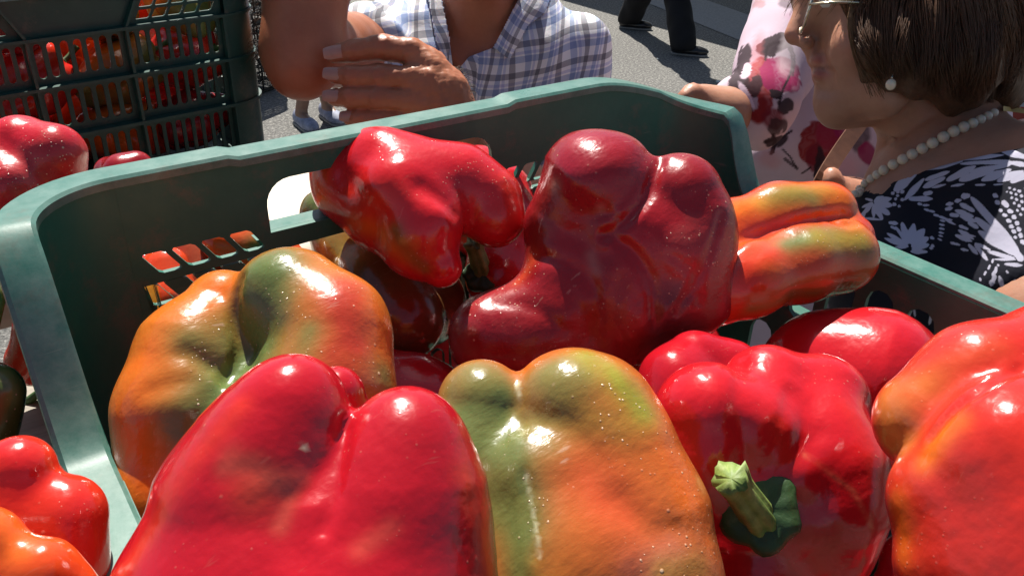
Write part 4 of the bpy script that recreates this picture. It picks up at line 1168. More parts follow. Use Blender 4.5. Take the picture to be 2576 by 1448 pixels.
    def weave(me, V, rot=.0):
        q = V-O; lx = q@EXH; lf = q@TO; lz = q[:, 2]
        u = np.arctan2(lx, .16+lf*.0+.0*lz)*.16*1.05+.35*np.sign(lx)*0; u = lx*1.1+.12*lx*np.abs(lx)
        v = lz-.25*np.abs(lx)
        th = np.where(lx > 0, .16, -.10)+rot
        uu = u*np.cos(th)-v*np.sin(th); vv = u*np.sin(th)+v*np.cos(th)
        uu = uu+.004*np.sin(vv*22+1)+.003*np.sin(vv*47)+.004*np.sin((lx*.9-lz*.55)*95+2); vv = vv+.005*np.sin(uu*25)
        a = me.attributes.new('weave', 'FLOAT_VECTOR', 'POINT'); a.data.foreach_set('vector', np.stack([uu, vv, vv*0], 1).astype(np.float32).ravel())
    weave(me, V); sh = link('shirt', me, m, root)
    def flap(poly, lift, rot, name):
        """cloth flap lying on the shirt front"""
        xs = np.array([p[0] for p in poly], float); ys = np.array([p[1] for p in poly], float)
        gx = np.arange(xs.min(), xs.max()+1, 3.0); gy = np.arange(ys.min(), ys.max()+1, 3.0)
        X, Y = np.meshgrid(gx, gy, indexing='ij'); sd_ = poly_sd(X, Y, poly)
        fs2 = lambda p: fs(p)
        D = traceN(fs2, X.ravel(), Y.ravel(), 1.05, 1.36).reshape(X.shape)
        ins = sd_ < 1.5; top = np.clip(np.minimum(-sd_+2, 22)/22, 0, 1)
        idx = -np.ones(X.shape, int); idx[ins] = np.arange(ins.sum())
        Dd = D-lift*(.35+.65*top)-.006
        P3 = np.array([S(x, y, d) for x, y, d in zip(X[ins], Y[ins], Dd[ins])]); P4 = np.array([S(x, y, d) for x, y, d in zip(X[ins], Y[ins], Dd[ins]+.0035)])
        n_ = len(P3); Fc = []
        for i in range(X.shape[0]-1):
            for j in range(X.shape[1]-1):
                q = (idx[i, j], idx[i+1, j], idx[i+1, j+1], idx[i, j+1])
                if min(q) >= 0: Fc.append(q); Fc.append(tuple(k+n_ for k in q[::-1]))
        ed = {}
        for q in Fc[::2]:
            for a, b_ in zip(q, q[1:]+q[:1]): ed[(a, b_)] = 1
        for a, b_ in list(ed):
            if (b_, a) not in ed: Fc.append((b_, a, a+n_, b_+n_))
        VV = np.concatenate([P3, P4]); me = mesh(name, VV, Fc); weave(me, VV, rot); link(name, me, m, sh)
    flap([(1292, -60), (1303, 0), (1241, 120), (1283, 152), (1328, 64), (1372, 34), (1392, -20), (1380, -60)], .010, .5, 'collar')
    flap([(1060, -60), (1078, 0), (1098, 110), (1120, 175), (1134, 110), (1112, 0), (1098, -60)], .008, -.2, 'collar')
    # trousers and shoes, out of sight behind the tables
    Zf = O[2]; hip = P(0, -.05, -.55)
    tr = [('c', hip-EXH*.07, hip+EXH*.07, .115, .115)]
    for s_ in (-1, 1):
        hj = hip+EXH*.09*s_-Z*.06; an = np.array([hj[0], hj[1], .09])+EXH*.03*s_; kn = (hj+an)/2+TO*.03
        tr += [('c', hj, kn, .095, .075, .03), ('c', kn, an, .075, .065, .02)]
        g, pp = prims([('e', np.array([an[0], an[1], .04])+TO*.06, A, (.046, .135, .042)), ('e', np.array([an[0], an[1], .06]), A, (.042, .06, .06), .02)], .03)
        lo, hi = box_of(pp); link('shoe', np_mesh('shoe', *nets(lambda p: smax(g(p), .002-p[..., 2], .004), lo, hi, .008)), LEATHER, root)
    g, pp = prims(tr, .03); lo, hi = box_of(pp); colmesh('trousers', nets(g, lo, hi, .012), lambda V: mottle(V, (.05, .05, .06), (.03, .03, .04), 1, .1, 6), FABRIC, root)
    fh2, pp = prims([('e', HP(0, -.022, .045), HA, (.082, .096, .090)), ('e', HP(0, -.06, -.02), HA, (.07, .05, .07))], .03); lo, hi = box_of(pp)
    link('hair', np_mesh('hair', *nets(lambda p: smax(fh2(p), -(np.sqrt(((p-np.asarray(HP(0, .105, -.03), np.float32))**2).sum(-1))-.10), .01), lo, hi, .008)), hairmat('black_hair', (.02, .014, .010)), root)
    add_eyes(HP, root)
    # hairs along the forearm's lit edge
    rs = random.Random(9); mb = MB()
    for i in range(120):
        y = rs.uniform(-120, 150)
        xs_ = np.arange(644, 684, 2.0); ts = traceN(fb, xs_, np.full(len(xs_), y), .85, 1.15); hit = np.nonzero(ts < 1.14)[0]
        if len(hit) == 0: continue
        x = xs_[hit[0]]; t = ts[hit[0]]
        a = S(x+1, y, t+.01); L = rs.uniform(.006, .013)
        b_ = a-RT*L*.8+UP*rs.uniform(-.7, .2)*L+FW*rs.uniform(-.3, .3)*L; c_ = b_-RT*L*.3-UP*L*.5
        mb.add(*tube([a, (a+b_)/2+UP*.001, b_, c_], [.00028, .00026, .0002, .0001], 3, False))
    for i in range(50):
        y = rs.uniform(165, 250); xs_ = np.arange(1180, 1100, -3.0); ts = traceN(hand, xs_, np.full(len(xs_), y), .85, 1.05); hit = np.nonzero(ts < 1.04)[0]
        if len(hit) == 0: continue
        x = xs_[hit[0]]; t = ts[hit[0]]
        a = S(x-1, y, t+.005); L = rs.uniform(.004, .011); b_ = a+RT*L*.8+UP*rs.uniform(-.4, .5)*L
        mb.add(*tube([a, (a+b_)/2+UP*.0008, b_], [.00026, .00022, .0001], 3, False))
    ah = link('arm_hair', mb.mesh('arm_hair'), hairmat('brown_arm_hair', (.10, .05, .025)), root); ah['kind'] = 'stuff'
    return root
man()

# --- woman with pearls
PETALS = [450,285,700,235,28, 640,225,960,195,22, 700,250,1000,230,18, 760,240,1096,250,16, 950,165,1130,215,30, 1000,240,1130,262,22, 620,350,780,270,34, 700,350,900,285,36, 760,300,1000,258,26, 840,350,1000,290,36, 940,355,1080,300,34, 1020,360,1130,310,32, 480,350,620,300,22, 470,395,590,340,28, 520,400,600,380,12, 640,390,715,378,12, 790,383,850,382,10, 905,382,960,378,8, 290,410,410,305,44, 350,470,460,350,28, 175,395,200,350,9, 205,375,240,330,9, 240,340,290,310,9, 145,415,175,380,9, 340,310,380,285,16, 430,290,470,245,20, 265,435,275,435,16, 298,425,306,425,18, 325,425,335,425,20, 296,450,304,450,14, 285,470,291,472,14, 325,475,335,475,16, 275,505,285,505,18, 305,515,315,518,12, 160,485,205,460,26, 165,490,252,470,28, 165,500,257,510,30, 165,510,240,562,32, 160,515,200,592,28, 150,510,150,582,20, 140,500,90,560,20, 140,495,80,522,14, 140,480,100,470,12, 65,600,100,540,20, 80,590,200,602,11, 360,768,225,720,22, 358,755,240,690,20, 360,745,290,650,18, 365,740,330,630,34, 380,735,400,640,38, 395,745,460,670,40, 400,765,482,720,36, 400,785,487,760,28, 390,800,480,803,22, 350,775,290,772,15, 250,620,297,625,18, 260,645,292,660,13, 510,712,525,720,14, 515,765,525,768,16, 505,778,518,782,12, 380,470,512,470,26, 470,440,512,430,22, 430,500,450,505,13, 460,510,497,510,11, 470,535,500,545,11, 500,545,532,552,11, 530,570,557,577,12, 560,580,620,602,12, 600,600,662,632,11, 570,605,597,611,10, 565,630,592,636,10, 565,655,592,661,10, 562,680,587,686,10, 560,700,582,706,8, 555,720,577,731,8, 770,470,1055,790,40, 700,505,777,545,24, 670,545,770,580,24, 700,580,792,612,24, 800,600,1040,800,44, 750,620,802,650,22, 690,640,740,660,16, 820,680,1030,815,40, 690,670,772,720,22, 670,700,760,735,22, 700,690,790,706,11, 870,800,1030,840,16, 790,750,880,790,16, 880,810,1040,850,13, 750,760,800,815,20, 790,760,862,852,20, 635,745,690,760,12, 700,785,742,795,12, 910,850,1040,852,11, 980,880,1080,888,18, 1050,815,1078,850,36, 710,455,745,450,28, 665,485,695,478,18, 610,505,645,500,18, 605,535,640,528,18, 635,570,680,575,20, 620,600,640,604,10, 905,445,925,455,20, 920,485,935,500,20, 940,540,955,545,15, 965,570,985,575,16, 990,605,1010,612,18, 1008,640,1025,648,18, 1022,670,1040,680,18, 1035,708,1045,715,14, 965,490,990,515,26, 998,545,1020,552,20, 1025,580,1040,590,20, 1045,618,1058,628,20, 1058,655,1068,668,20, 1070,692,1078,708,20, 1080,735,1095,750,20, 1000,400,1008,404,10, 1030,410,1040,412,11, 1060,420,1072,424,14, 1010,430,1018,436,12, 1040,440,1050,444,12, 1075,450,1085,454,14, 1015,460,1022,466,12, 1045,470,1052,478,13, 1078,485,1086,492,14, 1030,495,1038,500,12, 1060,510,1068,518,14, 1085,530,1092,538,14, 1050,540,1058,546,11, 1070,565,1078,572,12, 985,425,990,428,8, 1100,400,1108,404,10, 900,848,895,872,10, 880,888,870,912,11, 855,928,845,948,11, 930,882,936,892,9, 905,928,898,956,13, 920,900,914,938,15, 912,955,890,1012,22, 885,985,879,1003,11, 940,960,967,1042,20, 818,968,822,985,10, 985,924,994,936,10, 1035,978,1044,992,10, 1070,1022,1078,1036,10, 988,1050,996,1064,12, 390,1080,370,1210,26, 515,1190,500,1255,16, 400,1140,410,1210,10, 655,1260,700,1300,18, 690,1260,720,1290,14, 850,1150,900,1230,20, 940,1120,1010,1200,22, 780,1180,830,1260,14]
def woman():
    D0 = .785
    AX = np.stack([RT, UP, FW])
    mp = lambda px: px*D0/FPX
    head = [('e', S(2325, -35, .795), AX, (mp(235), mp(225), .072), .03), c2((2160, 50, .79, 126), (2155, 180, .79, 88), .03),
            s1((2165, 118, .752, 72), .03), s1((2165, 118, .828, 66), .03),
            c2((2265, 190, .756, 50), (2130, 262, .774, 36), .035), c2((2265, 190, .824, 50), (2130, 262, .803, 36), .035),
            s1((2098, 266, .787, 40), .016), s1((2118, 192, .787, 46), .016), c2((2054, 152, .775, 15), (2054, 152, .799, 15), .007), c2((2062, 187, .776, 16), (2062, 187, .798, 16), .007),
            c2((2058, 0, .787, 26), (2000, 88, .787, 25), .012), s1((2030, 104, .772, 17), .010), s1((2030, 104, .802, 17), .010), c2((2035, 118, .787, 14), (2052, 150, .787, 13), .010),
            s1((2090, -55, .79, 95), .03), c2((2105, 278, .787, 26), (2215, 262, .79, 50), .015), s1((2225, 245, .75, 50), .02)]
    neck = [c2((2338, 160, .80, 124), (2366, 400, .80, 146), .022)]
    trunk = [c2((2400, 430, .80, 138), (2680, 492, .705, 128), .025), c2((2400, 440, .82, 138), (2600, 450, .94, 130), .025), ('e', S(2420, 800, .815), np.stack([RT, np.array([0, 0, 1.]), np.cross(RT, [0, 0, 1.])]), (.100, .165, .150), .04),
             c2((2292, 558, .80, 128), (2310, 700, .79, 168), .04), s1((2240, 700, .75, 120), .04), s1((2250, 700, .87, 120), .04)]
    arm = [cm((2670, 490, .695, .052), (2660, 830, .64, .048), .04), cm((2660, 830, .64, .046), (2480, 1010, .72, .034), .02), cm((2480, 1010, .72, .032), (2400, 1040, .76, .034), .02)]
    arm2 = [cm((2600, 440, .95, .05), (2640, 760, .98, .045), .04), cm((2640, 760, .98, .044), (2440, 900, .93, .032), .02), cm((2440, 900, .93, .032), (2370, 920, .91, .034), .02)]
    hd = []
    for (x, y, d) in ((2380, 1045, .765), (2350, 925, .905)):
        for j in range(4): hd.append(cm((x, y-12+14*j, d, .010), (x-95+8*abs(j-1), y+18+16*j, d+.01, .0085), .004))
        hd.append(cm((x+30, y-20, d-.01, .012), (x-45, y-50, d-.015, .009), .006))
    allp = head+neck+trunk+arm+arm2+hd
    f, pts = prims(allp, .03)
    f0 = f; FOLD = []
    for pts_, wd, dp_ in (([(2046, 92), (2072, 130), (2092, 185), (2100, 225)], .0032, .0016), ([(2048, 170), (2075, 176), (2098, 184)], .0024, .0026), ([(2150, 300), (2230, 286), (2300, 250)], .004, .0016), ([(2212, 372), (2270, 340), (2350, 290)], .0030, .0014),
                          ([(2208, 420), (2280, 392), (2380, 330)], .0030, .0013), ([(2062, 226), (2085, 232)], .005, .002), ([(2022, 84), (2030, 92), (2040, 106)], .0024, .0016)):
        dd = traceN(f0, [q[0] for q in pts_], [q[1] for q in pts_], .5, 1.0)
        FOLD.append(([S(x, y, d) for (x, y), d in zip(pts_, dd)], wd, dp_))
    def fb(p):
        o = f0(p)+wob(p, .0007, .03, 41)+wob(p, .00016, .009, 42)
        near_ = np.abs(o) < .03
        if near_.any():
            q = p[near_]; add = 0
            for P_, wd, dp_ in FOLD:
                ds_ = None
                for a, b in zip(P_[:-1], P_[1:]):
                    r_ = rc(q, a, b, 0, 0); ds_ = r_ if ds_ is None else np.minimum(ds_, r_)
                add = add+dp_*np.exp(-(ds_/wd)**2)
            o[near_] += add
        return o
    # fine head, coarser body
    fh, hpts = prims(head, .03)
    lo, hi = box_of(hpts, .01); h = .0030
    lo = np.floor(lo/.006)*.006
    V1, Q1 = nets(fb, lo, hi, h)
    c1 = S(2300, 240, .79)
    lo2, hi2 = box_of(pts, .02); V2, Q2 = nets(fb, lo2, hi2, .0075)
    # drop the coarse copy of the head region and the fine copy of what lies outside it
    cut = c1[2]-.045
    k1 = (V1[Q1].mean(1)[:, 2] > cut-.006); C2 = V2[Q2].mean(1); k2 = (C2[:, 2] <= cut+.006) | ~((C2 > lo+.006) & (C2 < hi-.006)).all(1)
    def colr(V):
        px, py, d = pxd(V.astype(np.float32))
        c = mottle(V, (.54, .28, .185), (.45, .22, .14), 1.2, .045, 5)
        def dab(x, y, rx, ry, col, s):
            g = np.exp(-(((px-x)/rx)**2+((py-y)/ry)**2))*s; return c*(1-g[:, None])+np.array(col)*g[:, None]
        c = dab(2058, 152, 20, 13, (.42, .09, .08), .8); c = dab(2064, 189, 22, 13, (.42, .09, .08), .8); c = dab(2070, 171, 24, 4, (.14, .04, .03), .8); c = dab(2030, 106, 9, 6, (.14, .05, .03), .7); c = dab(2150, 130, 70, 50, (.50, .20, .14), .5); c = dab(1990, 95, 30, 26, (.50, .18, .12), .5)
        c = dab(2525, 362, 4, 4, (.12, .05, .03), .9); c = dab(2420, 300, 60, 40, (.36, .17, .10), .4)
        return c
    root = colmesh('person', [(V1, Q1[k1]), (V2, Q2[k2])], colr, SKIN)
    tag(root, 'dark-haired woman in profile, wearing a black dress with white butterflies', 'person')
    for i, sg in enumerate((1, -1)):
        d = traceN(fb, [2088], [-2], .5, .9)[0]; d = d if sg > 0 else 2*.79-d
        e = link('eye', mesh('eye', *uvball(S(2090, -2, d+sg*.0085), .0115)), EYE, root); link('iris', mesh('iris', *uvball(S(2078, -2, d+sg*.0068), .006)), IRIS, e)
    # dress below a sloping neckline
    ds = [(q[0],)+tuple(q[1:3])+tuple((r+.004) if not isinstance(r, tuple) else tuple(x+.004 for x in r) for r in q[3:5])+tuple(q[5:]) if q[0] == 'c' else (q[0], q[1], q[2]+.004)+tuple(q[3:]) if q[0] == 's' else (q[0], q[1], q[2], tuple(x+.004 for x in q[3]))+tuple(q[4:]) for q in trunk+neck]
    ds += [cm((2670, 490, .695, .058), (2664, 700, .662, .060), .05), cm((2600, 440, .95, .056), (2620, 600, .965, .058), .04)]
    Z = np.array([0, 0, 1.]); sk = S(2420, 900, .815)
    ds += [('e', np.array([sk[0], sk[1], sk[2]-.20]), np.eye(3), (.165, .17, .28), .08), ('c', np.array([sk[0], sk[1], sk[2]-.3]), np.array([sk[0], sk[1], .55]), .17, .21, .08)]
    fd, dp = prims(ds, .05)
    ta, tb = trace(fb, 2152, 492, .4) or trace(fb, 2170, 492, .4) or .785, trace(fb, 2576, 372, .4) or .67
    pa, pb = S(2152, 494, ta), S(2576, 372, tb)
    pc = S(2330, 426, trace(fb, 2330, 426, .4) or .7)
    n = np.cross(pb-pa, (pa+FW*.35+np.array([0, 0, -.01]))-pa); n /= np.linalg.norm(n)
    if n[2] < 0: n = -n
    dn = float(pa@n); bow = float(pc@n)-dn
    Lab = np.linalg.norm(pb-pa); uab = (pb-pa)/Lab
    def dress(p):
        t = np.clip(((p-pa.astype(np.float32))@uab.astype(np.float32))/Lab, 0, 1.2)
        px, py, d = pxd(p)
        pl = p@n.astype(np.float32)-dn-4*bow*t*(1-t)*.9
        return smax(fd(p)+.0022*np.sin(py*.035+px*.012)*np.clip((py-520)/150, 0, 1)+wob(p, .002, .12, 44), pl, .003)
    lo, hi = box_of(dp, .02); lo3 = lo.copy()
    cutz = S(2400, 900, .75)[2]
    loA = lo.copy(); loA[2] = cutz-.01
    VA, QA = nets(dress, loA, hi, .0050)
    hiB = hi.copy(); hiB[2] = cutz+.01; VB, QB = nets(dress, lo, hiB, .016)
    def dcol(V):
        px, py, d = pxd(V.astype(np.float32))
        base = np.tile(np.array((.010, .011, .020)), (len(V), 1))
        m_ = np.zeros(len(V))
        for i in range(0, len(PETALS), 5):
            x0, y0, x1, y1, wd = PETALS[i:i+5]
            x0, x1 = 2138+x0*.4, 2138+x1*.4; y0, y1 = 312+y0*.4, 312+y1*.4; hw = wd*.4*.68
            sel = np.nonzero((px > min(x0, x1)-hw) & (px < max(x0, x1)+hw) & (py > min(y0, y1)-hw) & (py < max(y0, y1)+hw) & (d < .86))[0]
            ex, ey = x1-x0, y1-y0; L2 = ex*ex+ey*ey+1e-6; wx, wy = px[sel]-x0, py[sel]-y0
            t = (wx*ex+wy*ey)/L2; off = np.abs(wx*ey-wy*ex)/math.sqrt(L2)
            e0 = hw/math.sqrt(L2)*.6
            tt = np.clip((t+e0)/(1+2*e0), 0, 1); prof = np.sqrt(np.clip(np.sin(math.pi*tt**.9), 0, 1))*(1-.12*np.sin(9*tt+i))
            m_[sel] = np.maximum(m_[sel], np.clip((hw*prof-off)/.8+.5, 0, 1)*((t > -e0) & (t < 1+e0)))
        m_ *= (d < .86)
        b2 = m_[:, None]*.9
        return base*(1-b2)+np.array((.56, .55, .68))*b2
    # the printed front is refined so the pattern has clean edges
    dr = colmesh('dress', [(VA, QA), (VB, QB)], lambda V: np.tile(np.array((.010, .011, .020)), (len(V), 1)), FABRIC, root)
    bm = bmesh.new(); bm.from_mesh(dr.data)
    def vis(fc):
        c = fc.calc_center_median(); x, y, d = proj(c); return 2100 < x < 2640 and 340 < y < 860 and d < .80
    for _ in range(3):
        es = list({e for fc in bm.faces if vis(fc) for e in fc.edges})
        bmesh.ops.subdivide_edges(bm, edges=es, cuts=1, use_grid_fill=True)
    bm.to_mesh(dr.data); bm.free()
    V = np.empty(len(dr.data.vertices)*3); dr.data.vertices.foreach_get('co', V); V = V.reshape(-1, 3)
    dr.data.attributes.remove(dr.data.attributes['skin']); set_col(dr.data, 'skin', dcol(V)); dr.data.polygons.foreach_set('use_smooth', [True]*len(dr.data.polygons))
    # legs and shoes under the skirt
    for s_ in (-1, 1):
        ft = np.array([sk[0], sk[1], 0])+FW*np.array([1, 1, 0])*.10*s_; ft[2] = 0
        lf = np.array([-RT[0], -RT[1], 0]); lf /= np.linalg.norm(lf)
        Ax = np.stack([np.cross(lf, Z), lf, Z])
        V_, F_ = tube([ft+Z*.06, ft+Z*.3, ft+Z*.6], [.036, .05, .055], 14); link('leg', mesh('leg', V_, F_), simple('bare_leg_skin', (.46, .235, .15), .5, 80, .2, .2, .001), root)
        g, pp = prims([('e', ft+Z*.035+lf*.07, Ax, (.042, .11, .034)), ('e', ft+Z*.045, Ax, (.036, .055, .045))], .02); lo, hi = box_of(pp)
        link('shoe', np_mesh('shoe', *nets(lambda p: smax(g(p), .002-p[..., 2], .004), lo, hi, .008)), LEATHER, root)
    # hair
    hp = [('e', S(2372, -40, .795), AX, (mp(255), mp(240), .083), .03), ('e', S(2440, 110, .795), AX, (mp(150), mp(150), .078), .03), c2((2205, -40, .735, 88), (2214, 120, .725, 62), .02), c2((2214, 120, .725, 60), (2190, 200, .742, 24), .02),
          c2((2320, -20, .715, 70), (2330, 150, .712, 78), .03), c2((2420, 20, .72, 90), (2420, 175, .725, 84), .03), c2((2500, 60, .76, 80), (2490, 190, .78, 72), .03), c2((2225, -40, .85, 86), (2228, 140, .86, 58), .02), c2((2340, 0, .87, 90), (2400, 170, .87, 84), .03),
          c2((2120, -90, .79, 90), (2200, -200, .79, 100), .03),
          c2((2395, 120, .735, 88), (2415, 205, .745, 56), .03), c2((2520, 60, .79, 100), (2512, 180, .80, 78), .03), c2((2490, 150, .79, 95), (2470, 200, .80, 64), .03), c2((2330, 120, .72, 70), (2335, 175, .72, 44), .03)]
    fr, hpp = prims(hp, .03)
    def fhair(p):
        px, py, d = pxd(p); return fr(p)+wob(p, .003, .05, 50)+.0016*np.sin(px*.075+2.2*np.sin(py*.018+px*.004))
    lo, hi = box_of(hpp, .01)
    hm = hairmat('dark_brown_hair', (.105, .047, .021))
    hr = link('hair', np_mesh('hair', *nets(fhair, lo, hi, .0048)), hm, root)
    rs = np.random.RandomState(3); mb = MB(); NS = 900; K = 12
    top = np.stack([rs.uniform(2130, 2600, NS), rs.uniform(-190, -60, NS)], 1)
    bx = 2150+(top[:, 0]-2130)*.93+rs.uniform(-25, 25, NS)
    by = np.interp(bx, [2140, 2175, 2220, 2300, 2380, 2460, 2520, 2600], [100, 212, 200, 214, 258, 274, 262, 200])-np.abs(rs.normal(0, 20, NS))+np.where(rs.uniform(0,1,NS)<.3, -14*rs.uniform(0,1,NS), 0)
    sw = rs.uniform(-22, 22, NS)
    T = np.linspace(0, 1, K)
    ph = np.floor(bx/34)*1.9+rs.uniform(-.45, .45, NS); amp = rs.uniform(8, 20, NS)
    sx = 2335+(bx-2335)*.62+rs.uniform(-18, 18, NS)
    fr_ = np.clip((2290-bx)/130, 0, 1); bk_ = np.clip((bx-2380)/150, 0, 1)
    XS = sx[:, None]+(bx-sx)[:, None]*T**.8+(sw+(-62*fr_+34*bk_))[:, None]*np.sin(T*math.pi)+amp[:, None]*np.sin(T*6.2+ph[:, None])*T+(44*fr_-40*bk_)[:, None]*np.clip(T-.72, 0, 1)**1.3*3.0
    YS = top[:, 1][:, None]+(by-top[:, 1])[:, None]*T**1.1
    DD = traceN(fhair, XS.ravel(), YS.ravel(), .55, .9).reshape(NS, K)
    lift = rs.uniform(.0004, .0055, NS)
    for i in range(NS):
        ok = DD[i] < .88; n_ = int(ok.sum())
        if not ok[:n_].all(): n_ = int(np.argmin(ok))
        if n_ < 6: continue
        P_ = smoothline([S(x, y, d-lift[i]) for x, y, d in zip(XS[i, :n_], YS[i, :n_], DD[i, :n_])], 14)
        r0 = rs.uniform(.00028, .00075)
        mb.add(*tube(P_, [r0*(1-.75*j/13) for j in range(14)], 4, False))
    st = link('hair_strands', mb.mesh('hair_strands'), hm, root); st['kind'] = 'stuff'
    # wisps over the forehead, sunlight put into their lighter hair colour
    mb = MB()
    for i in range(44):
        x0 = 2110+rs.uniform(-40, 50); x1 = 1985+rs.uniform(-12, 110); y1 = rs.uniform(-10, 46)
        d = .74+rs.uniform(0, .05)
        P_ = smoothline([S(x0+40, -120, d), S((x0+x1)/2+20, -60, d-.004), S(x1+14, y1-36, d), S(x1-rs.uniform(0, 14), y1, d+.004)], 12)
        mb.add(*tube(P_, [.00045*(1-.7*j/11) for j in range(12)], 4, False))
    for i in range(30):
        x0 = 2165+rs.uniform(-16, 25); P_ = smoothline([S(x0, -40, .722), S(x0-18+rs.uniform(-8, 8), 60, .716), S(x0+rs.uniform(-6, 10), 150, .72), S(x0+30+rs.uniform(-14, 26), 225+rs.uniform(-15, 25), .722)], 12)
        mb.add(*tube(P_, [.00055*(1-.7*j/11) for j in range(12)], 4, False))
    st = link('hair_strands', mb.mesh('hair_strands'), hairmat('sunlit_hair_wisps', (.20, .10, .04)), root); st['kind'] = 'stuff'
    # glasses
    gl = empty('glasses', S(2040, 20, .785)); tag(gl, 'thin-rimmed eyeglasses worn by the woman with pearls', 'glasses')
    mt = simple('thin_metal_rim', (.55, .48, .36), .25, 60, .1, 0, .001, metal=1)
    lm, n_, l_, b_ = mat('spectacle_lens'); b_.inputs['Transmission Weight'].default_value = .9; b_.inputs['Roughness'].default_value = .02; b_.inputs['Base Color'].default_value = (.9, .93, .9, 1); b_.inputs['IOR'].default_value = 1.1
    fr_ = []
    for d in (.757, .817):
        c = S(2030, 28, d); P_ = []
        for k in range(28):
            th = 2*math.pi*k/28; P_.append(c+UP*.0185*math.sin(th)*1.0-RT*.0050*math.sin(th)*-1+FW*.024*math.cos(th)+RT*.004*math.cos(th)*(1 if d < .78 else -1))
        V_, F_ = tube(P_+P_[:1], .0009, 6, False); link('lens_rim', mesh('lens_rim', V_, F_), mt, gl)
        Vl = [c]+P_+[c+RT*.0012]+[p+RT*.0012 for p in P_]; Fl = []
        for k in range(28):
            k2 = (k+1) % 28; Fl.append((0, 1+k, 1+k2)); Fl.append((29, 30+k2, 30+k)); Fl.append((1+k, 30+k, 30+k2, 1+k2))
        link('lens', mesh('lens', Vl, Fl), lm, gl)
    for d, dd in ((.733, .712), (.841, .862)):
        V_, F_ = tube(smoothline([S(2036, 12, d), S(2100, 6, (d+dd)/2-(.004 if d < .78 else -.004)), S(2200, 8, dd)], 8), .0011, 6); link('temple', mesh('temple', V_, F_), mt, gl)
    V_, F_ = tube([S(2028, 18, .781), S(2020, 14, .787), S(2028, 18, .793)], .001, 6); link('bridge', mesh('bridge', V_, F_), mt, gl)
    # pearls
    pm, n_, l_, b_ = mat('pearl'); b_.inputs['Base Color'].default_value = (.74, .61, .45, 1); b_.inputs['Roughness'].default_value = .22; b_.inputs['Coat Weight'].default_value = .5; b_.inputs['Coat Roughness'].default_value = .1
    b_.inputs['Subsurface Weight'].default_value = .2; b_.inputs['Subsurface Scale'].default_value = .002; b_.inputs['Sheen Weight'].default_value = .2
    cen = [(2150, 488), (2162, 475), (2176, 462), (2191, 450), (2206, 440), (2223, 428), (2247, 414), (2271, 401), (2295, 388), (2320, 374), (2346, 360), (2373, 345), (2399, 331), (2424, 320), (2447, 310), (2467, 301), (2485, 292), (2500, 284)]
    rad = [.0034, .0036, .0038, .004, .0042, .0046, .0047, .0048, .0048, .0049, .0049, .005, .005, .0048, .0044, .0042, .004, .0038]
    dl = [trace(fb, x, y, .4) for x, y in cen]
    dl = [d if d else .78 for d in dl]
    root_n = empty('pearl_necklace', S(2295, 388, dl[8])); tag(root_n, 'string of cream pearls round the neck of the woman in the butterfly dress', 'necklace')
    V_, F_ = uvball((0, 0, 0), 1.0, 16, 10); pme = mesh('pearl', V_, F_)
    bk = [(2512, 270, .80), (2500, 262, .84), (2460, 270, .88), (2400, 300, .905), (2330, 340, .90), (2270, 390, .875), (2215, 440, .845), (2180, 472, .815), (2160, 485, .79)]
    for (x, y), r, d in zip(cen, rad, dl):
        o = link('pearl', pme, pm, root_n); o.location = S(x, y, d-r*.55); o.scale = (r,)*3
    far_ = smoothline([S(*q) for q in bk], 24)
    for p in far_:
        o = link('pearl', pme, pm, root_n); o.location = p; o.scale = (.0038,)*3
    # earring
    er = empty('pearl_earring', S(2240, 190, .69)); tag(er, 'drop earring with one pearl hanging below the dark bob', 'earring')
    de = (trace(fhair, 2240, 205, .5) or .70)-.006
    o = link('pearl', pme, pm, er); o.location = S(2241, 213, de); o.scale = (.0041, .0041, .0046)
    V_, F_ = tube(smoothline([S(2256, 160, de+.004), S(2250, 182, de), S(2242, 200, de)], 8), .0011, 6); link('hook', mesh('hook', V_, F_), mt, er)
    # bag strap over the shoulder
    sm = simple('white_strap', (.55, .53, .48), .5, 70, .15, .2, .001); ym = simple('yellow_strap_edge', (.50, .34, .10), .5, 70, .15, .2, .001)
    bsr = empty('bag_strap', S(2560, 275, .72)); tag(bsr, 'white and yellow shoulder strap at the right edge, behind the pearls', 'bag strap')
    for dy, m_, nm in ((-7, sm, 'strap_band'), (9, ym, 'strap_edge')):
        P_ = []
        for x in (2524, 2545, 2565, 2590, 2640, 2700): P_.append((x, 262+dy+(x-2506)*.12))
        V_ = []; F_ = []
        for i, (x, y) in enumerate(P_):
            d = traceN(fb, [x], [y+6], .4, .78)[0]
            d = min(d, .80)-.004
            for k, (ddy, dd) in enumerate(((-6, 0), (6, -.001), (6, .002), (-6, .003))): V_.append(S(x, y+ddy, d+dd))
        for i in range(len(P_)-1):
            for k in range(4): F_.append((i*4+k, i*4+(k+1) % 4, (i+1)*4+(k+1) % 4, (i+1)*4+k))
        F_ += [(3, 2, 1, 0), tuple(len(V_)-4+k for k in range(4))]
        link(nm, mesh(nm, V_, F_), m_, bsr, smooth=False)
    return root
woman()

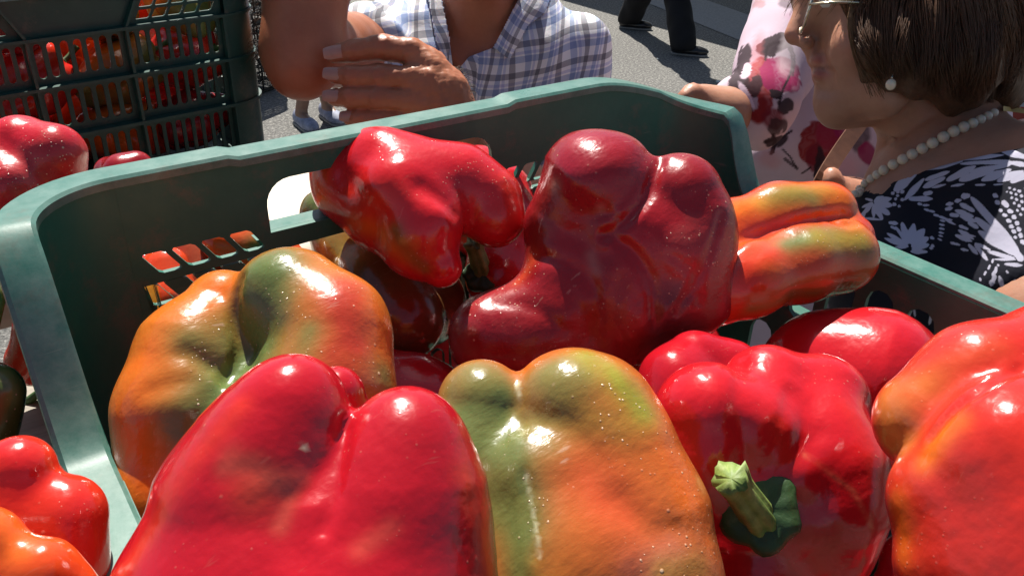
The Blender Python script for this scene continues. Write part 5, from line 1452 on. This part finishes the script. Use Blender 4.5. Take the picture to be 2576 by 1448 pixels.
# --- woman in the poppy dress
def woman2():
    Z = np.array([0, 0, 1.]); EXH = np.array([RT[0], RT[1], 0]); EXH /= np.linalg.norm(EXH); TO = -np.array([FW[0], FW[1], 0]); TO /= np.linalg.norm(TO)
    O = S(2170, -20, 1.20); A = np.stack([EXH, TO, Z])
    def P(x, f, z): return O+EXH*x+TO*f+Z*z
    fw = TO*.7-EXH*.7
    hp, HP, HA = head_prims(P(-.01, .03, .24), fw)
    tors = [('e', P(.02, 0, -.20), A, (.135, .105, .25), .05), ('c', P(-.08, 0, -.05), P(.13, 0, -.05), .060, .060, .05), ('e', P(-.06, .07, -.20), A, (.075, .06, .075), .04), ('e', P(.06, .07, -.20), A, (.075, .06, .075), .04), ('e', P(.02, 0, -.46), A, (.145, .115, .22), .06)]
    el = S(1908, 268, 1.03); sl = S(2012, 10, 1.13); wr = S(1812, 288, .985); hand = S(1768, 282, .975)
    sr = P(.16, 0, -.06); er = P(.22, .02, -.32); wr2 = S(2140, 520, .99); h2 = S(2105, 510, .965)
    body = list(hp)+[('c', P(0, -.02, -.02), P(-.005, .0, .15), .052, .048, .03)]+tors+[('c', sl, el, .044, .030, .03), ('c', el, wr, .030, .023, .02), ('c', wr, hand, .028, .030, .02), ('c', sr, er, .05, .042, .03), ('c', er, wr2, .040, .028, .02), ('c', wr2, h2, .028, .030, .02)]
    fing = [cm((1768, 248, .962, .0125), (1742, 236, .950, .0105), .008), cm((1742, 236, .950, .0105), (1722, 246, .945, .0085), .006)]
    for j in range(4): fing += [cm((1750, 268+12*j, .965, .010), (1705, 274+13*j, .955, .0088), .004), cm((1705, 274+13*j, .955, .0088), (1690, 290+13*j, .975, .0075), .004)]
    fing += [cm((2100, 490, .955, .0115), (2093, 455, .945, .0105), .008), cm((2093, 455, .945, .0105), (2092, 440, .945, .0085), .006)]
    for j in range(4): fing += [cm((2100, 515+12*j, .96, .010), (2060, 520+13*j, .95, .0085), .004), cm((2060, 520+13*j, .95, .0085), (2055, 535+13*j, .972, .0075), .004)]
    f, pts = prims(body+fing, .02); lo, hi = box_of(pts)
    root = colmesh('person', nets(f, lo, hi, .0066), lambda V: mottle(V, (.56, .29, .19), (.48, .23, .15), 1.1, .06, 3), SKIN)
    tag(root, 'woman in a pink dress with red poppies, half hidden by the woman in profile', 'person')
    dl = [('e', q[1], q[2], tuple(x+.010 for x in q[3]), q[4]) if q[0] == 'e' else ('c', q[1], q[2], q[3]+.009, q[4]+.009, q[5]) for q in tors]
    dl += [('c', sl, sl+(el-sl)*1.10, .058, .040, .03), ('c', el, el+(wr-el)*.42, .041, .037, .02), ('c', sr, sr+(er-sr)*.7, .060, .056, .03), ('c', P(0, 0, -.6), P(0, 0, -1.0), .17, .21, .08)]
    fd, dp = prims(dl, .04)
    def dress(p):
        px, py, d = pxd(p); q = (p-O.astype(np.float32)); lx = q@EXH.astype(np.float32)
        s = fd(p)+.004*np.sin(lx*75+q[..., 2]*9)*np.clip((-q[..., 2]-.05)/.1, 0, 1)+wob(p, .003, .09, 15)
        nk = np.sqrt(((p-np.asarray(P(0, .06, .06), np.float32))**2).sum(-1))-.115
        return smax(s, -nk, .004)
    lo, hi = box_of(dp); lo[2] = max(lo[2], .45)
    zc = S(2050, 560, 1.1)[2]; la = lo.copy(); la[2] = zc-.01; hb = hi.copy(); hb[2] = zc+.01
    sets = [nets(dress, la, hi, .0058), nets(dress, lo, hb, .02)]
    dr = colmesh('dress', sets, (.6, .5, .55), FABRIC, root)
    bm = bmesh.new(); bm.from_mesh(dr.data)
    def vis(fc):
        x, y, d = proj(fc.calc_center_median()); return 1820 < x < 2230 and -20 < y < 520 and d < 1.2
    es = list({e for fc in bm.faces if vis(fc) for e in fc.edges}); bmesh.ops.subdivide_edges(bm, edges=es, cuts=2, use_grid_fill=True)
    bm.to_mesh(dr.data); bm.free()
    V = np.empty(len(dr.data.vertices)*3); dr.data.vertices.foreach_get('co', V); V = V.reshape(-1, 3)
    px, py, d = pxd(V.astype(np.float32)); w1 = wob(V.astype(np.float32), 4, .03, 7); w2 = wob(V.astype(np.float32), 2.6, .011, 8)
    px2, py2 = px+w1+w2, py+np.roll(w1, 1)*0+w2*1.3-w1*.6
    c = mottle(V, (.66, .54, .62), (.58, .45, .54), 1, .12, 3)
    def blob(x, y, rx, ry, col, s=1., ang=0., soft=.25, px_=None, streak=0.):
        nonlocal c
        dx, dy = px2-x, py2-y; u = dx*math.cos(ang)+dy*math.sin(ang); v = -dx*math.sin(ang)+dy*math.cos(ang)
        r = np.sqrt((u/rx)**2+(v/ry)**2); g = np.clip((1-r)/soft, 0, 1)*s*(d < 1.3)
        if streak: g = g*np.clip(1-streak*(.5+.5*np.sin(u*.35+w2)), 0, 1)
        c = c*(1-g[:, None])+np.array(col)*g[:, None]
    def line(pts_, wd, col, s=1.):
        nonlocal c
        dd = np.full(len(V), 1e9)
        P_ = smoothline([np.array([x, y, 0.]) for x, y in pts_], 24)
        for a, b in zip(P_[:-1], P_[1:]):
            ex, ey = b[0]-a[0], b[1]-a[1]; wx, wy = px-a[0]+w2*.3, py-a[1]
            t = np.clip((wx*ex+wy*ey)/(ex*ex+ey*ey+1e-9), 0, 1); dd = np.minimum(dd, np.hypot(wx-ex*t, wy-ey*t))
        g = np.clip((wd-dd)/1.5+.5, 0, 1)*s*(d < 1.3); c = c*(1-g[:, None])+np.array(col)*g[:, None]
    BK = (.035, .018, .025); MG = (.30, .014, .09); RD = (.28, .018, .02); DR = (.20, .015, .03)
    blob(1912, 225, 40, 90, RD, .97, .12, .1, streak=0.10); blob(1905, 270, 26, 46, RD, .95, -.1, .2); blob(1958, 188, 50, 50, MG, .98, .1, .06, streak=0.14); blob(1993, 215, 24, 20, MG, .85, 0, .15, streak=0.16)
    blob(1950, 112, 50, 24, BK, .97, -.35, .06); line([(1925, 150), (1935, 112), (1975, 112), (1992, 140), (1990, 180), (1970, 225), (1960, 262)], 3.0, BK); line([(1930, 118), (1975, 104), (1998, 140), (1994, 190)], 2.2, BK)
    blob(1950, 238, 18, 16, BK, 1, .2, .12); blob(1975, 268, 26, 20, BK, .95, -.4, .15); blob(1945, 300, 34, 30, DR, .9, .3, .3, streak=0.12); blob(1955, 318, 30, 22, BK, .85, -.3, .15); blob(1950, 356, 34, 14, BK, .95, -.15, .12); line([(1945, 340), (1950, 362), (1940, 385)], 5, BK); line([(1950, 350), (1925, 358)], 3.5, BK); line([(1970, 345), (1990, 330)], 3, BK)
    line([(1968, 375), (1985, 392), (2003, 420)], 2.2, BK); line([(1975, 400), (2005, 424)], 4, BK, .8); line([(1945, 360), (1946, 384)], 2.5, BK)
    blob(2060, 360, 52, 62, RD, .98, .4, .06, streak=0.08); blob(2085, 340, 40, 36, (.32, .02, .05), .9, .3, .2, streak=0.10); blob(2050, 395, 24, 42, DR, .9, .1, .2); blob(2062, 405, 16, 40, BK, .9, .15, .15); blob(2120, 330, 28, 20, MG, .8, -.4, .2, streak=0.16); blob(2165, 345, 30, 44, BK, .8, .1, .3, streak=0.12); blob(2180, 385, 20, 36, MG, .9, 0, .2)
    line([(2062, 400), (2050, 440), (2058, 452)], 3.2, BK); line([(2040, 420), (2018, 436)], 2, BK)
    blob(1985, 130, 34, 70, (.85, .74, .76), .5, .1, .5); blob(1935, 400, 40, 34, (.62, .26, .26), .45, .3, .6); blob(2130, 420, 40, 40, (.80, .42, .50), .5, .2, .6); blob(1905, 130, 22, 60, (.55, .12, .13), .45, .15, .5, streak=0.16)
    # sleeve print
    blob(1873, 150, 18, 42, BK, .95, .2, .15); blob(1862, 215, 26, 50, BK, .95, -.1, .12); blob(1850, 270, 40, 40, BK, .9, .4, .15); blob(1895, 262, 12, 26, (.5, .38, .46), .9, .3, .15); blob(1900, 215, 16, 30, BK, .9, .1, .12); blob(1880, 240, 9, 40, (.8, .62, .74), .9, -.5, .15); blob(1878, 180, 10, 24, (.8, .62, .74), .9, .3, .15); blob(1882, 280, 16, 12, BK, .9, 0, .2)
    blob(1910, 10, 20, 14, (.5, .2, .2), .5, 0, .3); blob(1985, 5, 30, 16, BK, .6, 0, .3); blob(2000, 40, 30, 20, (.66, .40, .52), .5, 0, .5)
    dr.data.attributes.remove(dr.data.attributes['skin']); set_col(dr.data, 'skin', np.clip(c, .003, .95)); dr.data.polygons.foreach_set('use_smooth', [True]*len(dr.data.polygons))
    for s_ in (-1, 1):
        ft = P(.09*s_, 0, 0); ft[2] = 0
        V_, F_ = tube([ft+Z*.06, ft+Z*.3, ft+Z*.6], [.036, .05, .055], 14); link('leg', mesh('leg', V_, F_), simple('leg_skin', (.56, .29, .19), .5, 80, .2, .2, .001), root)
        g, pp = prims([('e', ft+Z*.035+TO*.07, A, (.042, .11, .034)), ('e', ft+Z*.045, A, (.036, .055, .045))], .02); lo, hi = box_of(pp)
        link('shoe', np_mesh('shoe', *nets(lambda p: smax(g(p), .002-p[..., 2], .004), lo, hi, .008)), LEATHER, root)
    fh2, pp = prims([('e', HP(0, -.022, .045), HA, (.084, .098, .092)), ('e', HP(0, -.06, -.05), HA, (.082, .06, .10))], .03); lo, hi = box_of(pp)
    link('hair', np_mesh('hair', *nets(lambda p: smax(fh2(p), -(np.sqrt(((p-np.asarray(HP(0, .105, -.03), np.float32))**2).sum(-1))-.10), .01), lo, hi, .008)), hairmat('chestnut_hair', (.10, .04, .02)), root)
    add_eyes(HP, root)
    # brown bag handle held in front of her
    bp = [(2215, 250, 1.00), (2160, 315, .985), (2110, 385, .965), (2072, 448, .945), (2050, 500, .95), (2045, 560, .97)]
    V_ = []; F_ = []; P_ = smoothline([S(*q) for q in bp], 20)
    for i, p in enumerate(P_):
        t = P_[min(i+1, 19)]-P_[max(i-1, 0)]; t /= np.linalg.norm(t); a = np.cross(t, FW); a /= np.linalg.norm(a); b = np.cross(t, a)
        for ca, cb in ((-.0085, -.002), (.0085, -.002), (.0085, .002), (-.0085, .002)): V_.append(p+a*ca+b*cb)
    for i in range(19):
        for k in range(4): F_.append((i*4+k, i*4+(k+1) % 4, (i+1)*4+(k+1) % 4, (i+1)*4+k))
    F_ += [(3, 2, 1, 0), tuple(76+k for k in range(4))]
    tag(link('bag_strap', mesh('bag_strap', V_, F_), simple('brown_leather', (.16, .07, .04), .5, 90, .3, .3, .001), smooth=False), 'brown leather strap slanting across the poppy dress, gripped by a thumb', 'bag strap')
woman2()

# --- people further off, of whom the photo shows legs or a sleeve
def gd(x, y): return on_z(x, y, 0.0)
f1, f2 = gd(1588, 72), gd(1722, 138)
wd = gd(1760, 150)-gd(1560, 66); wd[2] = 0; wd /= np.linalg.norm(wd)
WF = np.array(RT[:])*1.0+FW*-.35; WF[2] = 0; WF /= np.linalg.norm(WF)
mid = (f1+f2)/2
bystander('person in black trousers and black shoes walking past on the sunlit road', (mid[0]-WF[0]*.08, mid[1]-WF[1]*.08, .90), (f2, f1), WF, 1.74, (.40, .20, .13), (.10, .11, .14), (.012, .012, .014), LEATHER, ('black_hair', (.02, .014, .010)))
g1, g2 = gd(765, 318), gd(830, 300)
SNK = simple('grey_blue_sneaker', (.30, .32, .42), .7, 30, .5, .3, .002)
KF = -np.array([FW[0], FW[1], 0])+RT*.6; KF[2] = 0
bystander('person in shorts and grey-blue sneakers standing behind the raised elbow', ((g1[0]+g2[0])/2, (g1[1]+g2[1])/2, .84), (g1, g2), KF, 1.60, (.30, .17, .11), (.3, .3, .36), (.20, .22, .32), SNK, ('brown_hair', (.05, .025, .015)), short=True)
e0 = S(2745, 300, 1.6); e1 = np.array([e0[0], e0[1], 0])
bystander('person in a salmon top at the right edge behind the dark bob', (e1[0], e1[1], .88), (e1+RT*np.array([1, 1, 0])*.09, e1-RT*np.array([1, 1, 0])*.09), -FW, 1.66, (.5, .27, .18), (.26, .055, .045), (.06, .06, .09), LEATHER, ('auburn_hair', (.08, .03, .015)))
# dark crates stacked on the ground behind the dark green crate
blk = make_crate(BLACKP, BLACKP); b0 = gd(640, 215)
for i in range(3):
    o = blk if i == 0 else copy_tree(blk)
    o.location = (b0[0]-.10, b0[1]+.05, CH+.003+i*.238); o.rotation_euler = (0, 0, .5)
    tag(o, ('black plastic crate, lowest of the stack on the road behind the elbow', 'black plastic crate, middle of the stack on the road behind the elbow', 'black plastic crate, topmost of the stack on the road behind the elbow')[i], 'crate', 'black crates stacked on the road')

# litter on the road
paper = simple('crumpled_white_paper', (.62, .66, .62), .7, 60, .2, .2, .001)
for (x, y, sz, lab) in ((1806, 209, .022, 'tiny white paper scrap on the road beside the walker shadow'), (648, 232, .050, 'crumpled whitish plastic bag on the road at the dark crate corner'), (1655, 150, .012, 'pale pebble-sized scrap on the sunlit road near the walking shoes')):
    p0 = gd(x, y)
    V, Q = nets(lambda p: np.sqrt((((p-np.array([p0[0], p0[1], sz*.4], np.float32))/np.array([1.2, 1, .55], np.float32))**2).sum(-1))-sz*.7+wob(p, sz*.22, sz*.9, 3), p0-np.array([sz*2, sz*2, 0]), p0+np.array([sz*2, sz*2, sz*1.6]), sz*.12)
    tag(link('paper_scrap', np_mesh('paper_scrap', V, Q), paper, smooth=False, origin=tuple(p0)), lab, 'litter', 'litter on the road')
finish_crates()
for o in bpy.data.objects:
    if '_f' in o: del o['_f']
